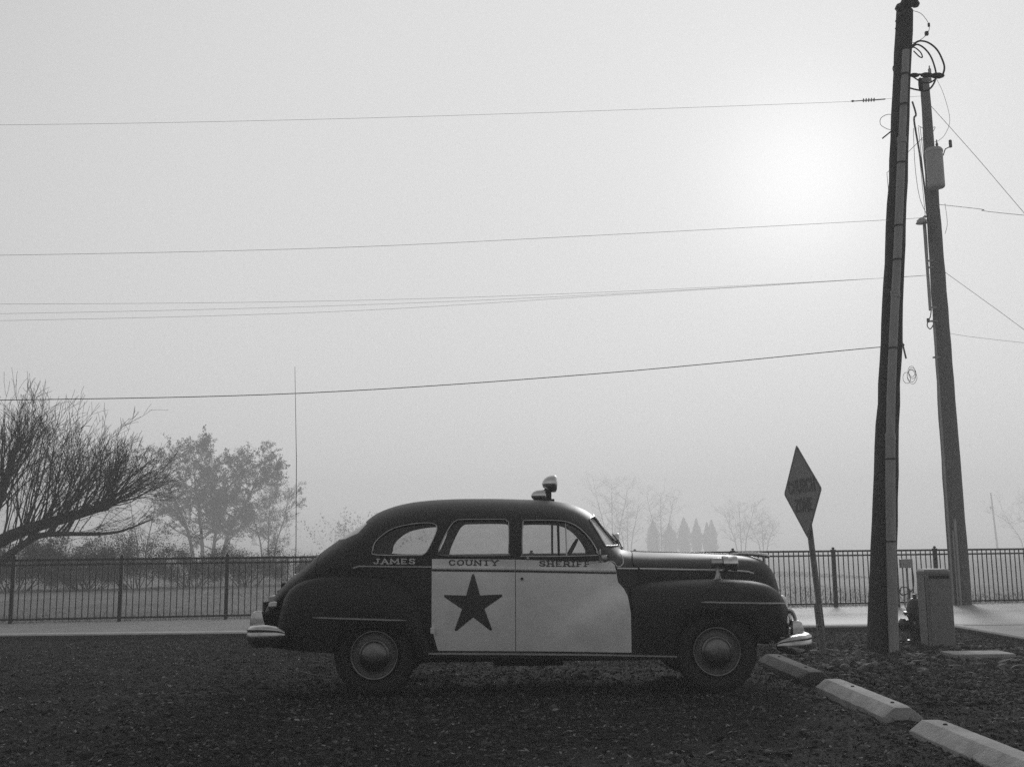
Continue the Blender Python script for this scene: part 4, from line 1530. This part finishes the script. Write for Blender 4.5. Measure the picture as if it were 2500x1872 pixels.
b = MB()
n = len(rim)
b.add([sp3(p, .002) for p in rim] + [sp3(p, -.002) for p in rim],
      [tuple(range(n)), tuple(reversed(range(n, 2 * n)))] + [(i, (i + 1) % n, (i + 1) % n + n, i + n) for i in range(n)])
plate = b.build('plate', M_SIGN, sign)
b = MB()
inner = [(p[0] * .95, p[1] * .95) for p in rim]
inner2 = [(p[0] * .93, p[1] * .93) for p in rim]
b.add([sp3(p, .004) for p in inner] + [sp3(p, .004) for p in inner2], [(i, (i + 1) % n, (i + 1) % n + n, i + n) for i in range(n)])
b.build('border', M_SIGNL, plate)
for word, x0, x1, z0, z1 in (('CHURCH', -.40, .40, -.008, .142), ('ZONE', -.26, .27, -.240, -.090)):
    b = MB()
    for i, q in enumerate(text_bars(word, x0, x1, z0, z1, False, .24)):
        k = len(b.v)
        b.v.extend([tuple(sp3(p, .0042 + .0002 * (i % 7))) for p in q])
        b.f.append((k, k + 1, k + 2, k + 3))
    b.build('lettering', M_SIGNL, plate)
# U-channel post in two lengths
foot = Vector((3.655, 13.2, 0))


def channel(z0, z1, hw, o_):
    b = MB()
    prof = [(-hw, .0), (-hw * .55, .0), (-hw * .45, -.028), (hw * .45, -.028), (hw * .55, .0), (hw, .0), (hw, -.004), (hw * .62, -.004), (hw * .5, -.033), (-hw * .5, -.033), (-hw * .62, -.004), (-hw, -.004)]
    m_ = len(prof)
    tx = Vector((.90, -.43, 0))
    ty = Vector((-.43, -.90, 0))
    vv = []
    for z in (z0, z1):
        c = foot + su * z + sn * o_
        vv += [c + tx * p[0] + ty * p[1] for p in prof]
    b.add(vv, [(i, (i + 1) % m_, (i + 1) % m_ + m_, i + m_) for i in range(m_)])
    return b


channel(-.2, .60, .042, -.012).build('post', M_GALV, sign)
channel(.28, 2.25, .036, -.035).build('post', M_GALV, sign)
for z in (.36, .52, 1.6, 2.1):
    p = foot + su * z
    MB().tube([p + sn * .02, p - sn * .07], .008, 6).build('bolt', M_GALV, sign)

# ------------------------------------------------------------------ cabinet, hydrant, lid, pedestal, bollard post
cab = empty('utility_cabinet', (5.47, 14.33, 0), 'upright grey utility cabinet with an overhanging cap standing in the stone bed', 'cabinet')


def chamfer(x0, x1, y0, y1, c):
    return [(x0 + c, y0), (x1 - c, y0), (x1, y0 + c), (x1, y1 - c), (x1 - c, y1), (x0 + c, y1), (x0, y1 - c), (x0, y0 + c)]


MB().prism(chamfer(5.305, 5.635, 14.16, 14.50, .012), 'Z', -.05, .93).build('shell', M_CAB, cab)
b = MB()
o1, o2, o3 = chamfer(5.295, 5.648, 14.145, 14.515, .055), chamfer(5.295, 5.648, 14.145, 14.515, .055), chamfer(5.325, 5.618, 14.175, 14.485, .05)
vv = [(p[0], p[1], .925) for p in o1] + [(p[0], p[1], .958) for p in o2] + [(p[0], p[1], .985) for p in o3]
fq = [tuple(reversed(range(8))), tuple(range(16, 24))]
for r_ in (0, 8):
    fq += [(r_ + i, r_ + (i + 1) % 8, r_ + 8 + (i + 1) % 8, r_ + 8 + i) for i in range(8)]
b.add(vv, fq).build('cap', M_CAB, cab)
MB().box(5.345, 5.60, 14.150, 14.162, .865, .905).build('vent_slot', M_DARK, cab)
MB().box(5.335, 5.345, 14.152, 14.162, .02, .865).build('door_edge', M_CAB, cab)
MB().box(5.30, 5.3045, 14.20, 14.21, .02, .90).build('seam', M_DARK, cab)
MB().lathe([(.0, -.01), (.014, -.008), (.014, .0)], (5.57, 14.16, .50), 'Y', 10).build('latch', M_GALV, cab)

hy = empty('fire_hydrant', (5.43, 14.95, 0), 'dark fire hydrant half hidden behind the utility cabinet', 'hydrant')
hx, hyy = 5.43, 14.95
MB().lathe([(.13, -.05), (.13, .03), (.105, .04), (.098, .10), (.10, .32), (.115, .34), (.115, .36)], (hx, hyy, 0), 'Z', 24).build('barrel', M_HYD, hy, smooth=40)
MB().lathe([(.0, .36), (.155, .362), (.158, .375), (.155, .395), (.12, .40), (.118, .44), (.105, .50), (.08, .545), (.05, .57), (.03, .575), (.0, .575)], (hx, hyy, .01), 'Z', 24).build('bonnet', M_HYD, hy, smooth=40)
MB().lathe([(.0, .575), (.03, .575), (.028, .63), (.0, .632)], (hx, hyy, .01), 'Z', 5).build('operating_nut', M_HYD, hy)
for k in range(8):
    a = 2 * math.pi * k / 8
    MB().lathe([(.0, -.02), (.014, -.02), (.014, .02), (.0, .02)], (hx + .138 * math.cos(a), hyy + .138 * math.sin(a), .375), 'Z', 6).build('bolt', M_HYD, hy)
for (axx, sgn) in (('X', -1), ('X', 1)):
    n1 = MB().lathe([(.065, sgn * .05), (.065, sgn * .15), (.082, sgn * .155), (.085, sgn * .20), (.06, sgn * .225), (.03, sgn * .23), (.028, sgn * .265), (.0, sgn * .265)], (hx, hyy, .235), axx, 18).build('nozzle_cap', M_HYD, hy, smooth=40)
MB().lathe([(.085, -.06), (.085, -.16), (.105, -.165), (.105, -.21), (.07, -.235), (.03, -.24), (.028, -.275), (.0, -.275)], (hx, hyy, .215), 'Y', 18).build('nozzle_cap', M_HYD, hy, smooth=40)

lid = MB().box(5.04, 5.74, 12.72, 13.16, -.02, .05, .008)
tag(lid.build('utility_cover', M_CONC, None, loc=(5.6, 13.0, 0)), 'flat pale concrete utility cover lying in the stone bed', 'cover')

ped = empty('meter_stand', (8.0, 22.45, .06), 'small grey box on thin posts beside the fence', 'utility box')
MB().box(7.90, 8.14, 22.38, 22.50, .85, 1.03, .01).build('meter_box', M_GALV, ped)
for x in (7.955, 8.025):
    MB().tube([(x, 22.46, .02), (x, 22.46, .86)], .012, 6).build('stand_post', M_GALV, ped)
pole_cable([(8.13, .88), (8.15, .6), (8.12, .42), (8.04, .36), (7.92, .30), (7.86, .34), (7.88, .45), (7.98, .46), (8.06, .40)], .012, ped, y=22.42)
pole_cable([(8.06, .40), (8.05, .25), (8.07, .04)], .014, ped, y=22.42)
st2 = MB().tube([(7.80, 22.6, -.1), (7.80, 22.6, .6), (7.82, 22.6, 1.06), (7.82, 22.6, 1.08)], [.105, .098, .090, .05], 12)
tag(st2.build('stub_post', M_WOOD2, None, loc=(7.8, 22.6, .06), smooth=40), 'short thick wooden post stump close to the small meter box', 'post')


# ------------------------------------------------------------------ concrete wheel stops
def wheel_stop(y0, y1, label, x0=2.675, tilt=0.0, holes=(.2, .8), m=M_CONC):
    e = empty('wheel_stop', (x0 + .16, (y0 + y1) / 2, 0), label, 'wheel stop', 'concrete wheel stops in a row')
    sec = [(0, -.03), (0, .046), (.004, .051), (.088, .116), (.094, .118), (.212, .118), (.218, .116), (.300, .051), (.304, .046), (.304, -.03)]
    b = MB()
    rows = []
    ysl = list(np.linspace(y0, y1, 26))
    for yy in ysl:
        row = []
        for x, z in sec:
            row.append(len(b.v))
            j = random.uniform(-.0012, .0012)
            end = .006 if yy in (ysl[0], ysl[-1]) else 0
            b.v.append((x0 + x + (end if x < .15 else -end) + j + tilt * (yy - y0), yy, z - end + random.uniform(-.001, .001)))
        rows.append(row)
    m_ = len(sec)
    for i in range(len(rows) - 1):
        for k in range(m_ - 1):
            b.f.append((rows[i][k], rows[i][k + 1], rows[i + 1][k + 1], rows[i + 1][k]))
    b.f.append(tuple(rows[0]))
    b.f.append(tuple(reversed(rows[-1])))
    b.build('block', m, e, smooth=14)
    for h in holes:
        yy = y0 + (y1 - y0) * h
        MB().lathe([(.0, .0), (.014, .0), (.016, .003), (.012, .010), (.0, .012)], (x0 + .155 + tilt * (yy - y0), yy, .116), 'Z', 10).build('anchor_pin', M_DARK, e)
    return e


wheel_stop(10.52, 12.33, 'dark concrete wheel stop lying by the car front bumper', 2.69, .0, m=M_DCONC)
wheel_stop(8.17, 9.98, 'pale concrete wheel stop lying free of the car, next to the dark one', 2.672, .004, (.12, .66))
wheel_stop(5.78, 7.60, 'chipped pale concrete wheel stop furthest away from the car bumper', 2.665, -.004, (.14, .86))

# ------------------------------------------------------------------ stone bed
bed = MB()
nb = 40
V, Fq = [], []
for j in range(nb + 1):
    for i in range(nb + 1):
        x = 3.05 + 3.6 * i / nb
        y = 9.2 + 5.9 * j / nb
        e = min(1, min(i, nb - i) / 5, min(j, nb - j) / 5)
        bulge = .015 * math.exp(-((y - 12.9) / 1.2) ** 2) + .02 * math.sin(x * 3 + y * 2) * .5
        V.append((x, y, float(lot_z(x, y)) - .03 + e * .036))
Fq = [(j * (nb + 1) + i, j * (nb + 1) + i + 1, (j + 1) * (nb + 1) + i + 1, (j + 1) * (nb + 1) + i) for j in range(nb) for i in range(nb)]
bedo = tag(bed.add(V, Fq).build('stone_bed', M_GRAVEL, smooth=60), kind='structure')
stone_me = []
for k in range(10):
    bm = bmesh.new()
    bmesh.ops.create_icosphere(bm, subdivisions=1, radius=1)
    a3 = (random.uniform(.8, 1.3), random.uniform(.6, .95), random.uniform(.24, .42))
    for q in bm.verts:
        s_ = random.uniform(.72, 1.18)
        q.co = Vector((q.co.x * a3[0] * s_, q.co.y * a3[1] * s_, q.co.z * a3[2] * s_))
    me = bpy.data.meshes.new('stone')
    bm.to_mesh(me)
    bm.free()
    me.materials.append(M_STONE)
    stone_me.append(me)


def bed_z(x, y):
    bulge = .015 * math.exp(-((y - 12.9) / 1.2) ** 2) + .02 * math.sin(x * 3 + y * 2) * .5
    return float(lot_z(x, y)) + .012


cnt = 0
while cnt < 296:
    x = random.uniform(3.15, 6.6)
    y = random.gauss(12.75, .8)
    if not 11.2 < y < 14.9:
        continue
    if 5.2 < x < 5.75 and 14.0 < y:
        continue
    if 5.0 < x < 6.3 and 12.7 < y < 13.3:
        continue
    if x > y * .50 or (x - 4.5) ** 2 + (y - 13.55) ** 2 < .05:
        continue
    s_ = .032 + .060 * random.random() ** 2.0
    o = bpy.data.objects.new('stone', random.choice(stone_me))
    col.objects.link(o)
    o.parent = bedo
    o.location = (x, y, bed_z(x, y) + s_ * .12)
    o.scale = (s_, s_, s_)
    o.rotation_euler = (random.gauss(0, .3), random.gauss(0, .3), random.uniform(0, 6.28))
    cnt += 1
v, f = pebbles(20000, 3.1, 6.6, 9.0, 15.0, .009, .042, 1.0)
v[:, 2] += .006
tag(big_mesh('small_stones', v, f, M_PEBBLE), 'small broken stones filling the bed around the larger ones', 'stones')


# ------------------------------------------------------------------ trees
def tube_fast(b, pts, rs, n):
    b.tube(pts, rs, n, cap=False)


def twiggy(b, p, d, length, r, depth, up=.25, spread=.45, nseg=5, kids=4, ends=None, ysq=1.0, rmin=.0022):
    pts, rs = [p.copy()], [r]
    q = p.copy()
    dd = d.normalized()
    for i in range(nseg):
        dd = (dd + Vector((random.gauss(0, .13), random.gauss(0, .13) * ysq, random.gauss(0, .09) + up * .12))).normalized()
        q = q + dd * (length / nseg)
        pts.append(q.copy())
        rs.append(max(r * (1 - .85 * (i + 1) / nseg), rmin))
    b.tube(pts, rs, 5 if r > .03 else (4 if r > .012 else 3), cap=False)
    if ends is not None and depth <= 1:
        ends.extend(pts[2:])
    if depth <= 0:
        return
    for k in range(kids):
        t = random.uniform(.2, .98)
        i = min(int(t * nseg), nseg - 1)
        base = pts[i].lerp(pts[i + 1], t * nseg - i)
        tang = (pts[i + 1] - pts[i]).normalized()
        side_ = Vector((random.gauss(0, 1), random.gauss(0, 1) * ysq, random.gauss(0, 1)))
        side_ = (side_ - tang * side_.dot(tang)).normalized()
        nd = (tang + side_ * random.uniform(.6, 1.3) * spread).normalized()
        twiggy(b, base, nd, length * random.uniform(.35, .62) * (1.1 - .4 * t), max(rs[i] * .55, rmin), depth - 1, up, spread, max(3, nseg - 1), max(2, kids - 1), ends, ysq, rmin)


# the big bare tree at the left: two heavy leaning limbs carrying upright shoots
t1 = empty('bare_tree', (-13.4, 27.0, .05), 'big bare tree with heavy leaning limbs and upright shoots behind the fence', 'tree')
b = MB()
limbA = [(-13.45, 27.2, .0), (-13.25, 27.1, .75), (-12.95, 27.0, 1.42), (-12.5, 26.9, 1.72), (-11.86, 26.9, 1.97), (-11.02, 26.8, 2.19), (-10.3, 26.8, 2.40), (-10.0, 26.8, 2.48)]
limbB = [(-13.3, 26.9, .2), (-12.7, 26.7, .98), (-12.42, 26.6, 1.19), (-12.05, 26.6, 1.48), (-11.6, 26.6, 1.75), (-11.0, 26.5, 1.80), (-10.14, 26.5, 1.79), (-9.5, 26.4, 1.85), (-8.75, 26.4, 2.13)]
limbC = [(-13.4, 27.2, .6), (-13.3, 27.3, 1.6), (-13.05, 27.4, 2.5), (-12.85, 27.5, 3.3), (-12.7, 27.5, 4.0)]
limbD = [(-13.4, 27.3, .6), (-14.1, 27.6, 1.7), (-14.9, 27.9, 2.6), (-15.6, 28.1, 3.4)]
b.tube(catmull(limbA, 4, False), [.205 - .0042 * i for i in range(29)], 10)
b.tube(catmull(limbB, 4, False), [max(.135 - .0038 * i, .012) for i in range(33)], 9)
b.tube(catmull(limbC, 4, False), [.20 - .008 * i for i in range(17)], 8)
b.tube(catmull(limbD, 4, False), [.20 - .008 * i for i in range(13)], 8)
for k in range(6):
    b.lathe([(0, -.12), (.10, -.08), (.14, 0), (.10, .08), (0, .12)], (-10.02 + random.uniform(-.18, .1), 26.8 + random.uniform(-.08, .08), 2.46 + random.uniform(-.06, .06)), 'Z', 7)
b.build('trunk', M_BARK, t1, smooth=50)
b = MB()


def dome(p, d):
    """distance from p along d to the rounded outline of the crown"""
    d = d.normalized()
    t = 0.0
    while t < 6:
        q = p + d * t
        if ((q.x + 13.0) / 4.95) ** 2 + ((q.z - 1.1) / 3.95) ** 2 + ((q.y - 27) / 4.0) ** 2 > 1:
            break
        t += .08
    return max(t, .5)


def shoots(path, n, t0, t1_, len0, len1, fan, lo=0.0):
    P = catmull(path, 6, False)
    for _ in range(n):
        t = random.uniform(t0, t1_)
        i = int(t * (len(P) - 1))
        p = Vector(P[i])
        f_ = fan(t)
        d = Vector((f_ + random.gauss(0, .16), random.gauss(0, .22), 1.0 - lo * abs(f_)))
        twiggy(b, p, d, dome(p, d) * random.uniform(len0, len1), random.uniform(.015, .032), 2, up=.10, spread=.55, nseg=7, kids=5, ysq=.8, rmin=.0042)


shoots(limbA, 34, .38, .97, .72, 1.0, lambda t: .0 + .70 * t)
for _ in range(36):   # fan bursting from the knobby end of limb A
    a = random.uniform(.10, 1.5)
    d = Vector((math.sin(a), random.gauss(0, .25), math.cos(a) + .05))
    p = Vector((-10.0 + random.uniform(-.25, .08), 26.8, 2.46))
    twiggy(b, p, d, dome(p, d) * random.uniform(.8, 1.15), random.uniform(.011, .024), 2, up=.14, spread=.50, nseg=7, kids=5, ysq=.8, rmin=.0042)
shoots(limbB, 30, .28, .72, .6, 1.0, lambda t: .15 + .8 * t)
for _ in range(10):
    twiggy(b, Vector((random.uniform(-10.6, -9.2), 26.45, 1.83)), Vector((1.0, random.gauss(0, .2), random.uniform(-.05, .8))), random.uniform(.6, 1.15), .011, 2, up=.2, spread=.35, nseg=5, kids=4, rmin=.0035)
shoots(limbC, 28, .30, 1.0, .72, 1.0, lambda t: .50 - .2 * t)
shoots(limbD, 14, .3, 1.0, .7, 1.0, lambda t: -.2)
b.build('crown', M_TWIG, t1, fix=False)


def leaf_cloud(points, n, spread, s0, s1, squash=1.0):
    P = np.array(points)
    c = P[RNG.integers(0, len(P), n)] + RNG.normal(0, spread, (n, 3)) * np.array([1, 1, squash])
    s = RNG.uniform(s0, s1, n)[:, None]
    a = RNG.normal(0, 1, (n, 3))
    a /= np.linalg.norm(a, axis=1)[:, None]
    h = RNG.normal(0, 1, (n, 3))
    bvec = np.cross(a, h)
    bvec /= np.linalg.norm(bvec, axis=1)[:, None] + 1e-9
    v = np.stack([c - a * s, c - bvec * s * .55, c + a * s, c + bvec * s * .55], 1)
    return v.reshape(-1, 3), np.arange(n * 4).reshape(-1, 4)


def broad_tree(name, x, y, h, w, label, leaves=0, kids=5, stems=3, leaf=(.05, .11), group=None, base_r=.10, depth=3, bark=M_TWIG, rmin=.006, dense=1.0):
    e = empty(name, (x, y, .03), label, 'tree', group)
    tb, cb = MB(), MB()
    ends = []
    for k in range(stems):
        sx = (k - (stems - 1) / 2) * w * .22 + random.uniform(-.1, .1)
        bx = x + sx * .4
        top = h * random.uniform(.75, .92)
        P = [Vector((bx, y, -.1)), Vector((bx + sx * .25, y + random.uniform(-.3, .3), top * .3)), Vector((bx + sx * .8, y + random.uniform(-.5, .5), top * .62)), Vector((bx + sx * 1.2, y + random.uniform(-.5, .5), top * .9))]
        Pc = [Vector(q) for q in catmull(P, 5, False)]
        tb.tube(Pc, [max(base_r * (1 - .85 * i / (len(Pc) - 1)), .012) for i in range(len(Pc))], 7)
        nb_ = int((11 * 3 / stems + 3) * dense)
        for j in range(nb_):
            t = .22 + .78 * (j + random.random()) / nb_
            i = min(int(t * (len(Pc) - 1)), len(Pc) - 1)
            ang = random.uniform(0, 6.283)
            reach = w * .52 * math.sin(min(1, .25 + .95 * (1 - abs(t - .5) * 1.1)) * math.pi / 2)
            d = Vector((math.cos(ang), math.sin(ang), random.uniform(.25, .95)))
            twiggy(cb, Pc[i], d, reach * random.uniform(.6, 1.0), base_r * .35 * (1.1 - t * .6), depth - 1, up=.18, spread=.6, nseg=5, kids=kids, ends=ends, rmin=rmin)
    tb.build('trunk', M_BARK, e, smooth=50)
    cr = cb.build('crown', bark, e, fix=False)
    if leaves and ends:
        v, f = leaf_cloud([tuple(q) for q in ends], leaves, .10, leaf[0], leaf[1])
        big_mesh('foliage', v - np.array([x, y, .03]), f, M_LEAF, parent=e, kind='stuff', nv=4)
    return e


broad_tree('leafy_tree', -33.8, 121, 14.4, 10.6, 'hazy tree still holding leaves, right of the big bare tree', leaves=52000, stems=4, leaf=(.05, .12), base_r=.24, kids=6, dense=2.3, rmin=.009)
broad_tree('thin_tree', -29.6, 132, 10.6, 7.0, 'hazy thin bare tree standing close to the leafy one', leaves=9000, stems=3, leaf=(.05, .10), base_r=.12, kids=6, dense=1.7, rmin=.009)
broad_tree('thin_tree', -42.5, 125, 12.0, 8.5, 'faint bare tree seen through the shoots of the big bare tree', leaves=900, stems=2, leaf=(.05, .09), base_r=.10, kids=5)
broad_tree('thin_tree', -50.5, 119, 14.0, 9.5, 'faint dense tree behind the heavy limbs of the big bare tree', leaves=5000, stems=3, leaf=(.05, .10), base_r=.12, kids=5)


def shrub(x, y, w, h, n, label, m=M_LEAF, group='shrubs at the edge of the field'):
    e = empty('shrub', (x, y, .03), label, 'shrub', group)
    cb = MB()
    ends = []
    for k in range(16):
        a = random.uniform(0, 6.283)
        d = Vector((math.cos(a) * .8, math.sin(a) * .8, random.uniform(.5, 1.4)))
        twiggy(cb, Vector((x + math.cos(a) * w * .25 * random.random(), y + math.sin(a) * .5, 0)), d, h * random.uniform(.7, 1.05), .02, 1, up=.3, spread=.6, nseg=5, kids=5, ends=ends, rmin=.006)
    cb.build('stems', M_TWIG, e, fix=False)
    E_ = [(q.x + (q.x - x) * (w / h) * .35, q.y, q.z) for q in ends]
    v, f = leaf_cloud(E_, n, .11, .013 * w / 2, .032 * w / 2)
    v[:, 2] = np.maximum(v[:, 2], .03)
    big_mesh('foliage', v - np.array([x, y, .03]), f, m, parent=e, kind='stuff', nv=4)
    return e


SH = 'dense low shrub in the hazy thicket at the field edge'
for (x, y, w, h) in ((x_ * .86, y_ * .86, w_s * .9, h_ * .9 + .1) for (x_, y_, w_s, h_) in ((-18.9, 48, 2.6, 2.0), (-16.6, 48, 2.4, 2.2), (-21.0, 46, 2.8, 2.0), (-14.6, 50, 2.4, 1.6), (-12.4, 51, 2.2, 1.5), (-23.2, 47, 2.6, 2.3), (-10.8, 54, 2.0, 1.3), (-17.7, 46, 2.2, 1.5))):
    shrub(x, y, w, h, 20000, SH)
for (x, y, w, h) in ((-29.2, 185, 8.4, 7.3), (-24.8, 189, 8.1, 7.5)):
    shrub(x, y, w, h, 2600, 'taller faint shrub in the haze behind the car roof', group='faint shrubs behind the car')


def cedar(x, y, h, w, label):
    e = empty('cedar_tree', (x, y, .03), label, 'tree', 'columnar cedars in a row in the haze')
    MB().tube([(x, y, -.1), (x, y, h * .5), (x, y, h * .9)], [.16, .10, .03], 6).build('trunk', M_BARK, e)
    n = 5200
    t = RNG.uniform(0.02, 1, n)
    prof = np.where(t < .25, .75 + t, 1.0 - ((t - .25) / .75) ** 1.9)
    prof = np.clip(prof, .02, 1)
    a = RNG.uniform(0, 6.283, n)
    ph = RNG.uniform(0, 6.28, 4)
    r = w * .5 * prof * np.sqrt(RNG.uniform(.2, 1.15, n)) * (1 + .13 * np.sin(a * 3 + t * 17 + ph[0]) + .12 * np.sin(t * 31 + a * 2 + ph[1]) + .10 * np.sin(t * 9 + ph[2]))
    c = np.stack([x + r * np.cos(a), y + r * np.sin(a), h * t + .05], 1)
    s = RNG.uniform(.20, .45, n)[:, None]
    upv = np.stack([np.cos(a) * .25, np.sin(a) * .25, np.ones(n)], 1) + RNG.normal(0, .25, (n, 3))
    sv = np.stack([-np.sin(a), np.cos(a), np.zeros(n)], 1) + RNG.normal(0, .3, (n, 3))
    v = np.stack([c - sv * s * .5, c + sv * s * .5, c + upv * s * 1.3], 1).reshape(-1, 3)
    big_mesh('crown', v - np.array([x, y, .03]), np.arange(n * 3).reshape(-1, 3), M_CEDAR, parent=e, kind='stuff')
    return e


for i, (x, h, w, lb) in enumerate(((21.7, 5.6, 2.4, 'broad columnar cedar standing apart at the end of the hazy row'),
                                   (24.4, 4.9, 2.6, 'low dense cedar in the middle of the hazy row'),
                                   (26.8, 6.1, 2.5, 'tallest columnar cedar of the hazy row'),
                                   (28.5, 5.8, 1.6, 'slim cedar pressed against the tallest one'),
                                   (30.25, 5.2, 1.5, 'shorter cedar of the close pair'),
                                   (31.15, 5.6, 1.6, 'taller cedar of the close pair'))):
    cedar(x * 2.5, (170 + (i % 3) * .8) * 2.5, (h - 1.27) * 2.5 + 1.27, w * 2.5 * (.9 + .2 * (i % 2)), lb)

G2 = 'tall bare trees almost lost in the haze'
LBS = ['tallest faint bare tree beyond the windscreen, beside the low end of the cedars', 'faint bare tree rising out of the row of cedars', 'faint bare tree between the tallest one and the cedars', 'faint bare tree standing between the cedars and the diamond sign', 'low faint bare tree behind the diamond sign']
for LB2, (x, y, h, w) in zip(LBS, ((x_ * 2.0, y_ * 2.0, h_ * 2.0, w_s * 2.0) for (x_, y_, h_, w_s) in ((15.8, 175, 15.0, 8.0), (24.3, 180, 13.5, 6.5), (19.8, 190, 11.5, 6.0), (37.0, 178, 9.6, 7.0), (42, 184, 7.0, 6.0)))):
    broad_tree('bare_tree', x, y, h, w, LB2, leaves=0, stems=3, group=G2, base_r=.22, kids=6, rmin=.008, dense=1.6)
broad_tree('bare_tree', 146, 310, 15, 18.0, 'faint dark tree by the right end of the field', leaves=2500, stems=3, base_r=.15, kids=4, rmin=.01)

# far pole in the haze
fp = empty('utility_pole', (132.6, 300, .03), 'distant utility pole almost lost in the haze', 'utility pole')
MB().tube([(132.6, 300, -.2), (131.9, 300, 15.8)], [.30, .20], 8).build('shaft', M_WOOD2, fp)
MB().lathe([(0, 0), (.25, .0), (.27, .05), (.27, .75), (.0, .8)], (131.4, 299.6, 11.3), 'Z', 12).build('transformer', M_TRANS, fp)

# ------------------------------------------------------------------ haze
hz = MB().box(-500, 500, -75, 500, -1.2, 33.0)
ho = hz.build('haze', None)
hm = bpy.data.materials.new('haze_air')
hm.use_nodes = True
nt = hm.node_tree
nt.nodes.clear()
out = nt.nodes.new('ShaderNodeOutputMaterial')
pv = nt.nodes.new('ShaderNodeVolumePrincipled')
pv.inputs['Color'].default_value = (.99, .99, .99, 1)
pv.inputs['Density'].default_value = 0.0037
pv.inputs['Anisotropy'].default_value = 0.3
nt.links.new(pv.outputs[0], out.inputs['Volume'])
ho.data.materials.append(hm)
tag(ho, 'thin morning fog over the whole place', 'haze', kind='stuff')
